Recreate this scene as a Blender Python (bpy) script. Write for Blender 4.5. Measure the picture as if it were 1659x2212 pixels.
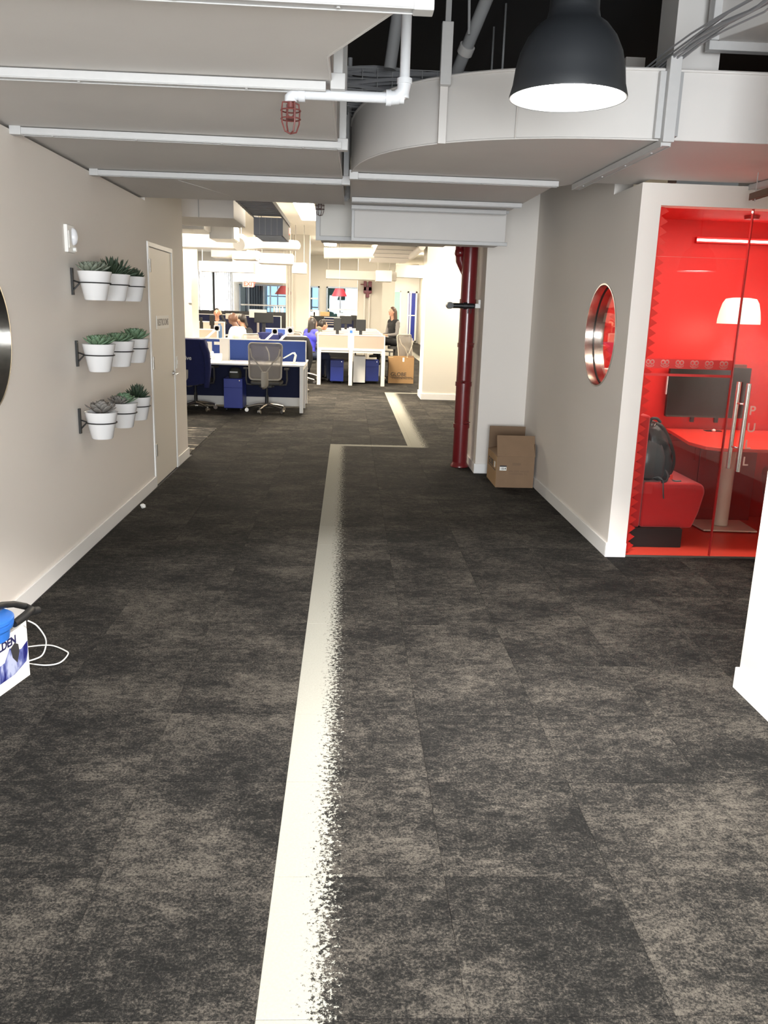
import bpy, bmesh, math, random
from mathutils import Vector, Matrix
random.seed(7)
scene = bpy.context.scene
for o in list(bpy.data.objects): bpy.data.objects.remove(o)
C = scene.collection
PI = math.pi
V = Vector

# ------------------------------------------------------------------ camera
FPX, EYE = 1785.0, V((0, 0, 1.62))
_yv = V((752 - 829.5, 665 - 1106, FPX)).normalized()
_dn = V((605 - 829.5, 8372 - 1106, FPX)).normalized()
_dn = (_dn - _yv * _dn.dot(_yv)).normalized()
_zv = -_dn
_xv = _yv.cross(_zv)
RW = Matrix((_xv, _yv, _zv))                    # camera (right, down, forward) -> world
cam = bpy.data.objects.new('camera', bpy.data.cameras.new('camera'))
C.objects.link(cam)
cam.data.sensor_fit = 'VERTICAL'; cam.data.sensor_height = 36; cam.data.sensor_width = 27
cam.data.lens = FPX / 2212 * 36
_m = Matrix((RW.col[0], -RW.col[1], -RW.col[2])).transposed()
cam.matrix_world = Matrix.Translation(EYE) @ _m.to_4x4()
cam.data.clip_start = .05
scene.camera = cam

def ray(x, y): return (RW @ V((x - 829.5, y - 1106, FPX))).normalized()
def at(x, y, Y):                                  # the world point seen at photo pixel (x, y) at distance Y down the hall
    d = ray(x, y); return EYE + d * (Y / d.y)
def ground(x, y, z=0.0):
    d = ray(x, y); return EYE + d * ((z - EYE.z) / d.z)

# ------------------------------------------------------------------ exposure, world, main lights
scene.view_settings.view_transform = 'Standard'
scene.view_settings.look = 'None'
scene.view_settings.exposure = 0.95
scene.view_settings.gamma = 1
scene.view_settings.use_curve_mapping = False
w = bpy.data.worlds.new('world'); scene.world = w; w.use_nodes = True
w.node_tree.nodes['Background'].inputs[0].default_value = (.80, .88, 1, 1)
w.node_tree.nodes['Background'].inputs[1].default_value = .35

def light(kind, name, loc, power, col, size=None, size_y=None, rot=(0, 0, 0), spot=None, blend=.2, parent=None):
    l = bpy.data.lights.new(name, kind); l.energy = power; l.color = col
    if kind == 'AREA':
        l.shape = 'RECTANGLE' if size_y else 'DISK'; l.size = size
        if size_y: l.size_y = size_y
    elif kind == 'SPOT':
        l.spot_size = spot; l.spot_blend = blend; l.shadow_soft_size = size or .1
    else: l.shadow_soft_size = size or .1
    o = bpy.data.objects.new(name, l); C.objects.link(o)
    o.location = loc; o.rotation_euler = rot
    if parent: o.parent = parent
    return o
NEUT = (1, .965, .93); WARM = (1, .86, .66); DAY = (.75, .88, 1)
PENDANT_W, OFFICE_W, ROOM_W = 370, 74, 6
# added fill light behind the camera, no window is built there
light('AREA', 'lobby_fill_light', (0.2, -3.6, 1.5), 350, (.91, .96, 1), 3.2, 2.2, (PI / 2 + .22, 0, 0))
# office ceiling troffers (their fixtures are built further down)
TROFFERS = [(-.75, 14.6), (-3.4, 14.0), (-.42, 17.6), (-3.4, 18.2), (-.5, 22.5), (-3.2, 22.5), (2.5, 20.5), (2.6, 27), (-.4, 27), (-3.2, 27), (2.7, 34), (2.7, 14.5), (2.7, 39.5), (-.75, 15.9), (-5.5, 16), (-5.5, 21)]
for i, (x, y) in enumerate(TROFFERS):
    light('AREA', 'office_light', (x, y, 3.19), OFFICE_W, WARM, .3, 1.2)

# ------------------------------------------------------------------ materials
def mat(name, col, rough=.5, metal=0, emit=None, es=1, noise=None, bump=0, bscale=60, alpha=None, coat=0, sheen=0):
    m = bpy.data.materials.new(name); m.use_nodes = True
    nt = m.node_tree; b = nt.nodes['Principled BSDF']
    b.inputs['Base Color'].default_value = (*col, 1); b.inputs['Roughness'].default_value = rough
    b.inputs['Metallic'].default_value = metal
    if coat: b.inputs['Coat Weight'].default_value = coat
    if sheen: b.inputs['Sheen Weight'].default_value = sheen
    if alpha is not None: b.inputs['Alpha'].default_value = alpha
    if emit: b.inputs['Emission Color'].default_value = (*emit, 1); b.inputs['Emission Strength'].default_value = es
    tc = nt.nodes.new('ShaderNodeTexCoord')
    if noise:
        n = nt.nodes.new('ShaderNodeTexNoise'); n.inputs['Scale'].default_value = noise[0]; n.inputs['Detail'].default_value = 6
        mx = nt.nodes.new('ShaderNodeMix'); mx.data_type = 'RGBA'
        mx.inputs['A'].default_value = (*[c * (1 - noise[1]) for c in col], 1); mx.inputs['B'].default_value = (*[min(1, c * (1 + noise[1])) for c in col], 1)
        nt.links.new(tc.outputs['Object'], n.inputs['Vector']); nt.links.new(n.outputs['Fac'], mx.inputs['Factor'])
        nt.links.new(mx.outputs['Result'], b.inputs['Base Color'])
    if bump:
        n2 = nt.nodes.new('ShaderNodeTexNoise'); n2.inputs['Scale'].default_value = bscale; n2.inputs['Detail'].default_value = 4
        bp = nt.nodes.new('ShaderNodeBump'); bp.inputs['Strength'].default_value = bump; bp.inputs['Distance'].default_value = .004
        nt.links.new(tc.outputs['Object'], n2.inputs['Vector']); nt.links.new(n2.outputs['Fac'], bp.inputs['Height']); nt.links.new(bp.outputs['Normal'], b.inputs['Normal'])
    return m

def glass(name, tint=(.96, .97, .96), refl=.5):
    m = bpy.data.materials.new(name); m.use_nodes = True; nt = m.node_tree; nt.nodes.clear()
    out = nt.nodes.new('ShaderNodeOutputMaterial'); mx = nt.nodes.new('ShaderNodeMixShader')
    t = nt.nodes.new('ShaderNodeBsdfTransparent'); t.inputs[0].default_value = (*tint, 1)
    gl = nt.nodes.new('ShaderNodeBsdfGlossy'); gl.inputs['Roughness'].default_value = .01
    f = nt.nodes.new('ShaderNodeFresnel'); f.inputs[0].default_value = 1.5
    k = nt.nodes.new('ShaderNodeMath'); k.operation = 'MULTIPLY'; k.inputs[1].default_value = refl * 1.4
    g_ = nt.nodes.new('ShaderNodeNewGeometry'); io = nt.nodes.new('ShaderNodeMath'); io.operation = 'MULTIPLY_ADD'
    io.inputs[1].default_value = -(1.5 - 1 / 1.5); io.inputs[2].default_value = 1.5
    nt.links.new(g_.outputs['Backfacing'], io.inputs[0]); nt.links.new(io.outputs[0], f.inputs[0])
    nt.links.new(f.outputs[0], k.inputs[0]); nt.links.new(k.outputs[0], mx.inputs[0])
    nt.links.new(t.outputs[0], mx.inputs[1]); nt.links.new(gl.outputs[0], mx.inputs[2]); nt.links.new(mx.outputs[0], out.inputs[0])
    return m

M = dict(
    wall=mat('wall_paint', (.80, .75, .695), .75, bump=.06, bscale=180),
    wall_warm=mat('wall_paint_warm', (.70, .67, .60), .75, bump=.05, bscale=180),
    trim=mat('trim_paint', (.86, .85, .83), .4),
    duct=mat('duct_paint', (.61, .585, .56), .55, noise=(2.5, .06), bump=.08, bscale=25),
    duct_white=mat('duct_paint_white', (.74, .71, .66), .6, noise=(3, .05)),
    bar=mat('strut_paint', (.50, .495, .49), .4, noise=(30, .05)),
    pipe=mat('pipe_paint', (.62, .63, .65), .35),
    greypipe=mat('grey_pipe', (.33, .33, .33), .5),
    dark=mat('dark_ceiling', (.017, .017, .019), .9),
    darkgrey=mat('dark_grey_paint', (.06, .06, .065), .7),
    wire=mat('wire_grey', (.30, .30, .31), .6),
    black=mat('black_plastic', (.012, .012, .013), .4),
    screen=mat('screen', (.006, .006, .005), .42),
    lamp=mat('lamp_black', (.016, .018, .021), .5),
    bulb=mat('lamp_glow', (1, 1, 1), .5, emit=(1, .97, .92), es=14),
    steel=mat('brushed_steel', (.62, .58, .53), .22, 1, noise=(40, .15)),
    chrome=mat('chrome', (.75, .74, .72), .15, 1),
    groove=mat('rubber_groove', (.01, .01, .01), .6),
    hinge=mat('hinge_steel', (.35, .33, .3), .35, 1),
    redpipe=mat('oxblood_paint', (.15, .007, .010), .28, noise=(9, .2), coat=.3),
    redcage=mat('red_cage', (.14, .035, .03), .5),
    darkcage=mat('dark_cage', (.10, .06, .05), .5),
    pot=mat('white_ceramic', (.80, .79, .79), .25, coat=.3),
    soil=mat('soil', (.02, .015, .01), .95, bump=.5, bscale=90),
    blackiron=mat('black_iron', (.012, .012, .012), .45),
    red=mat('red_paint', (.66, .009, .008), .55, noise=(1.5, .05)),
    redfoam=mat('red_foam', (.66, .018, .014), .8, bump=.2, bscale=200),
    redfab=mat('red_felt', (.50, .014, .016), .95, bump=.2, bscale=300, sheen=.3),
    redtop=mat('red_laminate', (.78, .045, .03), .35),
    redcab=mat('red_cabinet', (.34, .014, .013), .35),
    redfloor=mat('red_vinyl', (.85, .08, .05), .4),
    cream=mat('cream_metal', (.78, .68, .56), .3),
    cardboard=mat('cardboard', (.35, .21, .095), .85, noise=(12, .08), bump=.06, bscale=90),
    cardboard2=mat('cardboard_dull', (.23, .145, .085), .85, noise=(12, .08)),
    cardedge=mat('cardboard_inner', (.20, .13, .08), .9),
    ink=mat('print_ink', (.03, .028, .03), .7),
    inkfade=mat('print_ink_faded', (.17, .11, .07), .8),
    paper=mat('paper', (.85, .84, .80), .6),
    blue=mat('blue_laminate', (.010, .028, .28), .45),
    bluepanel=mat('blue_panel_fabric', (.035, .075, .30), .85, noise=(60, .1)),
    navy=mat('navy_fabric', (.008, .012, .075), .9, noise=(20, .2), bump=.3, bscale=40),
    navyp=mat('navy_panel', (.006, .01, .045), .85),
    deskw=mat('white_laminate', (.85, .83, .79), .35),
    deskm=mat('white_metal', (.80, .78, .74), .35),
    beige=mat('beige_panel_fabric', (.44, .36, .30), .85, noise=(80, .06)),
    chairgrey=mat('chair_grey_plastic', (.42, .385, .33), .45),
    chairmesh=mat('chair_mesh', (.34, .31, .28), .7, alpha=.55),
    chairdark=mat('chair_dark', (.05, .048, .045), .6),
    alu=mat('cast_aluminium', (.50, .47, .43), .35, 1),
    skin=mat('skin', (.50, .27, .18), .5), skin2=mat('skin_brown', (.12, .055, .032), .45),
    hair=mat('dark_hair', (.016, .011, .009), .5), hairb=mat('brown_hair', (.06, .03, .018), .5),
    hairf=mat('light_brown_hair', (.22, .12, .06), .5),
    shirt=mat('pale_shirt', (.60, .60, .50), .85), blackcloth=mat('black_cloth', (.012, .012, .014), .9),
    olive=mat('olive_cloth', (.12, .12, .09), .9), greysleeve=mat('grey_sleeve', (.20, .19, .185), .9),
    jeans=mat('jeans', (.03, .04, .08), .9), royal=mat('royal_blue_cloth', (.05, .05, .55), .8),
    white=mat('white_plastic', (.82, .81, .78), .35),
    shade_red=mat('lampshade_red', (.45, .02, .04), .6), shade_dark=mat('lampshade_maroon', (.16, .02, .025), .6),
    teal=mat('teal_wall', (.30, .56, .50), .7), skyglow=mat('daylit_pane', (.6, .8, 1), .5, emit=(.50, .74, 1), es=.75),
    whiteglow=mat('bright_pane', (1, 1, 1), .5, emit=(1, 1, .98), es=1.6),
    curtain=mat('curtain_white', (.95, .94, .9), .9), curtaind=mat('curtain_dark', (.10, .09, .09), .9),
    alub=mat('blue_grey_frame', (.32, .38, .46), .4, .3), purple=mat('deep_blue_panel', (.05, .05, .33), .6),
    exitred=mat('exit_red', (.8, .05, .04), .5, emit=(1, .05, .03), es=.5),
    troffer=mat('troffer_glow', (1, 1, 1), .5, emit=(1, .95, .86), es=16),
    wood=mat('dark_wood', (.13, .085, .055), .6, noise=(14, .3)),
    toolblue=mat('blue_plastic', (.03, .15, .52), .35), rubber=mat('black_rubber', (.015, .015, .015), .5),
    glass=glass('clear_glass'), glassb=glass('office_glass', (.85, .93, .97), .5),
    rug=None, dayglow=mat('window_daylight', (1, 1, 1), .5, emit=(.92, .96, 1), es=7),
)

def carpet_material(kind='carpet'):
    m = bpy.data.materials.new(kind); m.use_nodes = True; nt = m.node_tree; b = nt.nodes['Principled BSDF']
    b.inputs['Roughness'].default_value = .95; b.inputs['Specular IOR Level'].default_value = .15
    L = nt.links.new
    def mt(op, a, c=None, clamp=False):
        n = nt.nodes.new('ShaderNodeMath'); n.operation = op; n.use_clamp = clamp
        for i, v in enumerate((a, c)):
            if v is None: continue
            if isinstance(v, (int, float)): n.inputs[i].default_value = v
            else: L(v, n.inputs[i])
        return n.outputs[0]
    geo = nt.nodes.new('ShaderNodeNewGeometry'); sep = nt.nodes.new('ShaderNodeSeparateXYZ'); L(geo.outputs['Position'], sep.inputs[0])
    X, Y = sep.outputs[0], sep.outputs[1]
    cx = mt('FLOOR', mt('DIVIDE', mt('ADD', X, .185), .5)); cy = mt('FLOOR', mt('DIVIDE', mt('SUBTRACT', Y, .1), .5))
    cmb = nt.nodes.new('ShaderNodeCombineXYZ'); L(cx, cmb.inputs[0]); L(cy, cmb.inputs[1])
    wn = nt.nodes.new('ShaderNodeTexWhiteNoise'); L(cmb.outputs[0], wn.inputs['Vector'])
    off = nt.nodes.new('ShaderNodeVectorMath'); off.operation = 'SCALE'; L(wn.outputs['Color'], off.inputs[0]); off.inputs['Scale'].default_value = .3
    pos = nt.nodes.new('ShaderNodeVectorMath'); pos.operation = 'ADD'; L(geo.outputs['Position'], pos.inputs[0]); L(off.outputs[0], pos.inputs[1])
    def noise(vec, scale, detail=5, rough=.6, dist=0, sx=1, sy=1):
        mp = nt.nodes.new('ShaderNodeMapping'); mp.inputs['Scale'].default_value = (sx, sy, 1); L(vec, mp.inputs[0])
        n = nt.nodes.new('ShaderNodeTexNoise'); n.inputs['Scale'].default_value = scale; n.inputs['Detail'].default_value = detail
        n.inputs['Roughness'].default_value = rough; n.inputs['Distortion'].default_value = dist; L(mp.outputs[0], n.inputs['Vector']); return n.outputs['Fac']
    big = noise(pos.outputs[0], 2.6, 7, .68, 0, .8, 1.15)
    blot = noise(pos.outputs[0], 30, 9, .82, .4, .8, 1.2)
    grain = noise(geo.outputs['Position'], 120, 4, .85)
    def cen(a, k): return mt('MULTIPLY', mt('SUBTRACT', a, .5), k)
    v = mt('ADD', mt('ADD', cen(big, 1.6), cen(blot, 2.1)), mt('ADD', cen(wn.outputs['Value'], .10), cen(grain, 2.4)))
    v = mt('ADD', v, .46)
    r = nt.nodes.new('ShaderNodeValToRGB'); L(v, r.inputs[0])
    e = r.color_ramp.elements
    e[0].position = .08; e[0].color = (.0062, .006, .0058, 1)
    e[1].position = .92; e[1].color = (.088, .079, .066, 1)
    k = e.new(.34); k.color = (.0125, .0118, .011, 1)
    k = e.new(.50); k.color = (.025, .0228, .020, 1)
    k = e.new(.66); k.color = (.048, .043, .0365, 1)
    # the pale ribbon woven into the tiles, dissolving on one side
    fz = noise(geo.outputs['Position'], 62, 5, .8)
    fz = mt('ADD', mt('MULTIPLY', mt('SUBTRACT', fz, .5), 2.6), .5, True)
    def gt(a, c): return mt('GREATER_THAN', a, c)
    def lt(a, c): return mt('LESS_THAN', a, c)
    def mul(*a):
        r_ = a[0]
        for q in a[1:]: r_ = mt('MULTIPLY', r_, q)
        return r_
    def ribbon(coord, start, solid, fade):
        d = mt('SUBTRACT', coord, start)
        return mul(gt(d, 0), gt(fz, mt('ADD', mt('DIVIDE', mt('SUBTRACT', d, solid), fade), .04)))
    s1 = mul(ribbon(X, -.185, .072, .17), lt(Y, 10.0))
    s2 = mul(ribbon(Y, 9.9, .07, .10), gt(X, -.185), lt(X, .93))
    s3 = mul(ribbon(X, .76, .10, .24), gt(Y, 9.9), lt(Y, 16.55))
    s4 = mul(ribbon(Y, 16.5, .08, .10), gt(X, .76), lt(X, 2.4))
    s5 = mul(ribbon(X, 2.36, .14, .22), gt(Y, 16.5))
    s = mt('MAXIMUM', mt('MAXIMUM', s1, s2), mt('MAXIMUM', s3, mt('MAXIMUM', s4, s5)))
    mx = nt.nodes.new('ShaderNodeMix'); mx.data_type = 'RGBA'; L(s, mx.inputs['Factor']); L(r.outputs[0], mx.inputs['A'])
    rr = nt.nodes.new('ShaderNodeMix'); rr.data_type = 'RGBA'; L(grain, rr.inputs['Factor']); rr.inputs['A'].default_value = (.24, .237, .205, 1); rr.inputs['B'].default_value = (.37, .365, .32, 1)
    L(rr.outputs['Result'], mx.inputs['B']); L(mx.outputs['Result'], b.inputs['Base Color'])
    bp = nt.nodes.new('ShaderNodeBump'); bp.inputs['Strength'].default_value = .5; bp.inputs['Distance'].default_value = .004
    L(grain, bp.inputs['Height']); L(bp.outputs[0], b.inputs['Normal'])
    return m
M['carpet'] = carpet_material()
nt_ = M['curtain'].node_tree; tr_ = nt_.nodes.new('ShaderNodeBsdfTranslucent'); tr_.inputs[0].default_value = (.9, .9, .92, 1); ms_ = nt_.nodes.new('ShaderNodeMixShader'); ms_.inputs[0].default_value = .6
nt_.links.new(nt_.nodes['Principled BSDF'].outputs[0], ms_.inputs[1]); nt_.links.new(tr_.outputs[0], ms_.inputs[2]); nt_.links.new(ms_.outputs[0], nt_.nodes['Material Output'].inputs[0])

def streak_material():
    m = bpy.data.materials.new('streaked_rug'); m.use_nodes = True; nt = m.node_tree; b = nt.nodes['Principled BSDF']; b.inputs['Roughness'].default_value = .95
    g = nt.nodes.new('ShaderNodeNewGeometry'); mp = nt.nodes.new('ShaderNodeMapping'); mp.inputs['Scale'].default_value = (1.2, 5, 1)
    n = nt.nodes.new('ShaderNodeTexNoise'); n.inputs['Scale'].default_value = 2.2; n.inputs['Detail'].default_value = 5; n.inputs['Roughness'].default_value = .7
    r = nt.nodes.new('ShaderNodeValToRGB'); r.color_ramp.elements[0].position = .55; r.color_ramp.elements[0].color = (.018, .015, .013, 1); r.color_ramp.elements[1].position = .6; r.color_ramp.elements[1].color = (.42, .38, .31, 1)
    L = nt.links.new; L(g.outputs['Position'], mp.inputs[0]); L(mp.outputs[0], n.inputs[0]); L(n.outputs[0], r.inputs[0]); L(r.outputs[0], b.inputs[0]); return m
M['rug'] = streak_material()

def photo_print_material():          # the landscape print on the packing case: blue ridge bands and pale streaks
    m = bpy.data.materials.new('case_print'); m.use_nodes = True; nt = m.node_tree; b = nt.nodes['Principled BSDF']; b.inputs['Roughness'].default_value = .5
    g = nt.nodes.new('ShaderNodeNewGeometry'); mp = nt.nodes.new('ShaderNodeMapping'); mp.inputs['Rotation'].default_value = (.6, 0, 0)
    mp.inputs['Scale'].default_value = (1, 9, 4)
    n = nt.nodes.new('ShaderNodeTexNoise'); n.inputs['Scale'].default_value = 2.5; n.inputs['Detail'].default_value = 4
    r = nt.nodes.new('ShaderNodeValToRGB'); e = r.color_ramp.elements
    e[0].position = .38; e[0].color = (.01, .012, .13, 1); e[1].position = .62; e[1].color = (.42, .45, .62, 1); k = e.new(.5); k.color = (.10, .12, .33, 1)
    L = nt.links.new; L(g.outputs['Position'], mp.inputs[0]); L(mp.outputs[0], n.inputs[0]); L(n.outputs[0], r.inputs[0]); L(r.outputs[0], b.inputs[0]); return m
M['print'] = photo_print_material()

def leaf_mat(name, a, c):
    m = mat(name, a, .55); nt = m.node_tree; b = nt.nodes['Principled BSDF']
    oi = nt.nodes.new('ShaderNodeTexCoord'); n = nt.nodes.new('ShaderNodeTexNoise'); n.inputs['Scale'].default_value = 30
    mx = nt.nodes.new('ShaderNodeMix'); mx.data_type = 'RGBA'; mx.inputs['A'].default_value = (*a, 1); mx.inputs['B'].default_value = (*c, 1)
    nt.links.new(oi.outputs['Object'], n.inputs[0]); nt.links.new(n.outputs[0], mx.inputs['Factor']); nt.links.new(mx.outputs['Result'], b.inputs['Base Color']); return m
M['leafgrey'] = leaf_mat('leaf_grey_green', (.10, .12, .085), (.24, .27, .21))
M['leafdark'] = leaf_mat('leaf_dark_green', (.014, .032, .016), (.05, .08, .045))
M['leafgreen'] = leaf_mat('leaf_green', (.06, .13, .07), (.20, .30, .18))
M['leafmauve'] = leaf_mat('leaf_mauve', (.11, .10, .085), (.28, .26, .24))

# ------------------------------------------------------------------ building helpers
class MB:
    def __init__(s): s.v = []; s.f = []; s.sm = []
    def add(s, vs, fs, smooth=False, T=None):
        o = len(s.v)
        s.v += [(T @ V(q)) if T else V(q) for q in vs]
        for k, f in enumerate(fs):
            s.f.append([o + i for i in f]); s.sm.append(smooth[k] if isinstance(smooth, list) else smooth)
        return s
    def box(s, x0, x1, y0, y1, z0, z1, T=None):
        vs = [(x, y, z) for x in (x0, x1) for y in (y0, y1) for z in (z0, z1)]
        return s.add(vs, [(0, 1, 3, 2), (4, 6, 7, 5), (0, 4, 5, 1), (2, 3, 7, 6), (0, 2, 6, 4), (1, 5, 7, 3)], False, T)
    def prism(s, pts, z0, z1, T=None):        # pts: CCW outline in xy
        n = len(pts); vs = [(x, y, z0) for x, y in pts] + [(x, y, z1) for x, y in pts]
        fs = [tuple(range(n - 1, -1, -1)), tuple(range(n, 2 * n))] + [(i, (i + 1) % n, n + (i + 1) % n, n + i) for i in range(n)]
        return s.add(vs, fs, False, T)
    def cyl(s, p0, p1, r0, r1=None, n=14, caps=True, T=None):
        r1 = r0 if r1 is None else r1; p0 = V(p0); p1 = V(p1); d = (p1 - p0).normalized()
        a = d.orthogonal().normalized(); b = d.cross(a)
        vs = [p + (a * math.cos(2 * PI * i / n) + b * math.sin(2 * PI * i / n)) * r for p, r in ((p0, r0), (p1, r1)) for i in range(n)]
        fs = [(i, (i + 1) % n, n + (i + 1) % n, n + i) for i in range(n)]; sm = [True] * n
        if caps: fs += [tuple(range(n - 1, -1, -1)), tuple(range(n, 2 * n))]; sm += [False, False]
        return s.add(vs, fs, sm, T)
    def lathe(s, prof, c=(0, 0, 0), n=32, T=None, axis='Z', capped=False):
        vs = []; cx, cy, cz = c
        for r, z in prof:
            for i in range(n):
                a = 2 * PI * i / n
                q = (r * math.cos(a), r * math.sin(a), z)
                if axis == 'X': q = (z, r * math.cos(a), r * math.sin(a))
                vs.append((cx + q[0], cy + q[1], cz + q[2]))
        fs = []; sm = []
        for k in range(len(prof) - 1):
            for i in range(n): fs.append((k * n + i, k * n + (i + 1) % n, (k + 1) * n + (i + 1) % n, (k + 1) * n + i)); sm.append(True)
        if capped: fs += [tuple(range(n - 1, -1, -1)), tuple(range((len(prof) - 1) * n, len(prof) * n))]; sm += [False, False]
        return s.add(vs, fs, sm, T)
    def tube(s, pts, r, n=8, closed=False, T=None, flat=1):
        pts = [V(p) for p in pts]; N = len(pts); vs = []; fs = []; ref = None
        for i, p in enumerate(pts):
            a = pts[(i - 1) % N] if (i or closed) else pts[0]; b = pts[(i + 1) % N] if (i < N - 1 or closed) else pts[-1]
            d = (b - a).normalized()
            if ref is None: ref = d.orthogonal().normalized()
            ref = (ref - d * ref.dot(d)); ref = ref.normalized() if ref.length > 1e-6 else d.orthogonal().normalized()
            o = d.cross(ref); rr = r[i] if isinstance(r, (list, tuple)) else r
            vs += [p + (ref * math.cos(2 * PI * k / n) + o * flat * math.sin(2 * PI * k / n)) * rr for k in range(n)]
        for i in range(N if closed else N - 1):
            j = (i + 1) % N
            for k in range(n): fs.append((i * n + k, i * n + (k + 1) % n, j * n + (k + 1) % n, j * n + k))
        sm = [True] * len(fs)
        if not closed: fs += [tuple(range(n - 1, -1, -1)), tuple(range((N - 1) * n, N * n))]; sm += [False, False]
        return s.add(vs, fs, sm, T)
    def ball(s, c, r, n=12, m=8, T=None):
        r = (r, r, r) if isinstance(r, (int, float)) else r
        vs = [(c[0], c[1], c[2] - r[2])]
        for j in range(1, m):
            t = PI * j / m - PI / 2
            vs += [(c[0] + r[0] * math.cos(t) * math.cos(2 * PI * i / n), c[1] + r[1] * math.cos(t) * math.sin(2 * PI * i / n), c[2] + r[2] * math.sin(t)) for i in range(n)]
        vs.append((c[0], c[1], c[2] + r[2])); fs = [(0, 1 + (i + 1) % n, 1 + i) for i in range(n)]
        for j in range(m - 2): fs += [(1 + j * n + i, 1 + j * n + (i + 1) % n, 1 + (j + 1) * n + (i + 1) % n, 1 + (j + 1) * n + i) for i in range(n)]
        fs += [(len(vs) - 1, 1 + (m - 2) * n + i, 1 + (m - 2) * n + (i + 1) % n) for i in range(n)]
        return s.add(vs, fs, True, T)
    def mesh(s, name, off=V((0, 0, 0))):
        me = bpy.data.meshes.new(name); me.from_pydata([tuple(q - off) for q in s.v], [], s.f)
        me.polygons.foreach_set('use_smooth', s.sm); me.update(); return me

def wloc(o):
    r = V((0, 0, 0))
    while o: r += o.location; o = o.parent
    return r
def obj(name, mb, m, parent=None, bevel=0, seg=2, subsurf=0, normals=True):
    if parent: off = wloc(parent)
    else:
        xs = [q.x for q in mb.v]; ys = [q.y for q in mb.v]; zs = [q.z for q in mb.v]
        off = V(((min(xs) + max(xs)) / 2, (min(ys) + max(ys)) / 2, min(zs)))
    me = mb.mesh(name, off)
    if normals:
        b = bmesh.new(); b.from_mesh(me); bmesh.ops.recalc_face_normals(b, faces=b.faces)
        for e in b.edges:
            if len(e.link_faces) == 2 and e.calc_face_angle(0) > .75: e.smooth = False
        b.to_mesh(me); b.free()
    me.materials.append(m); o = bpy.data.objects.new(name, me); C.objects.link(o)
    if parent: o.parent = parent
    else: o.location = off
    if bevel:
        k = o.modifiers.new('bevel', 'BEVEL'); k.width = bevel; k.segments = seg; k.limit_method = 'ANGLE'; k.angle_limit = .6
    if subsurf:
        k = o.modifiers.new('sub', 'SUBSURF'); k.levels = subsurf; k.render_levels = subsurf
    return o
def tag(o, label=None, cat=None, group=None, kind=None):
    if label: o['label'] = label
    if cat: o['category'] = cat
    if group: o['group'] = group
    if kind: o['kind'] = kind
    return o
def thing(name, label, cat, loc=(0, 0, 0), group=None):
    o = bpy.data.objects.new(name, None); o.empty_display_size = .1; C.objects.link(o); o.location = loc
    return tag(o, label, cat, group)
def struct(name, mb, m, label=None, cat=None, bevel=0):
    o = obj(name, mb, m, bevel=bevel); return tag(o, label, cat, None, 'structure')
def copy_tree(o, parent=None):
    c = o.copy(); C.objects.link(c); c.parent = parent
    for ch in list(o.children): copy_tree(ch, c)
    return c
def text(name, body, size, T, m, parent=None, ext=.0008, bold=0, align='LEFT', spacing=1):
    cu = bpy.data.curves.new(name, 'FONT'); cu.body = body; cu.size = size; cu.extrude = ext; cu.offset = bold; cu.align_x = align; cu.space_character = spacing
    t = bpy.data.objects.new(name, cu); C.objects.link(t); bpy.context.view_layer.update()
    me = bpy.data.meshes.new_from_object(t.evaluated_get(bpy.context.evaluated_depsgraph_get())); bpy.data.objects.remove(t)
    me.transform(T)
    if parent: me.transform(Matrix.Translation(-wloc(parent)))
    me.materials.clear(); me.materials.append(m); me.name = name
    o = bpy.data.objects.new(name, me); C.objects.link(o)
    if parent: o.parent = parent
    return o
def frame(origin, right, up):        # matrix that lays text (x right, y up) on a surface
    r = V(right).normalized(); u = V(up).normalized(); n = r.cross(u)
    m_ = Matrix((r, u, n)).transposed().to_4x4(); m_.translation = V(origin); return m_
def rotz(a, c=(0, 0, 0)): return Matrix.Translation(c) @ Matrix.Rotation(a, 4, 'Z')

# ------------------------------------------------------------------ the setting: walls
XL, XR, WT = -1.703, 1.82, .13
def holed_wall(x0, x1, y0, y1, z0, z1, cy, cz, r, n=72, door=None):
    """wall slab in the yz plane with a round hole"""
    mb = MB()
    y_lo, y_hi = cy - r - .12, cy + r + .12; z_lo, z_hi = cz - r - .12, cz + r + .12
    sq = []
    for i in range(n):
        a = 2 * PI * i / n; c, s_ = math.cos(a), math.sin(a); k = 1 / max(abs(c), abs(s_)); h = r + .12
        sq.append((cy + c * k * h, cz + s_ * k * h))
    ci = [(cy + r * math.cos(2 * PI * i / n), cz + r * math.sin(2 * PI * i / n)) for i in range(n)]
    vs = [(x, *p) for x in (x0, x1) for p in sq + ci]; N = 2 * n; fs = []
    for i in range(n):
        j = (i + 1) % n
        fs += [(i, j, n + j, n + i), (N + i, N + n + i, N + n + j, N + j), (n + i, n + j, N + n + j, N + n + i)]
    mb.add(vs, fs)
    mb.box(x0, x1, y0, y_lo, z0, z1); mb.box(x0, x1, y_hi, y1, z0, z1)
    mb.box(x0, x1, y_lo, y_hi, z0, z_lo); mb.box(x0, x1, y_lo, y_hi, z_hi, z1)
    return mb
LWC, LWZ, WR = 3.98, 1.43, .36
RWC, RWZ = 6.03, 1.48
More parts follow.
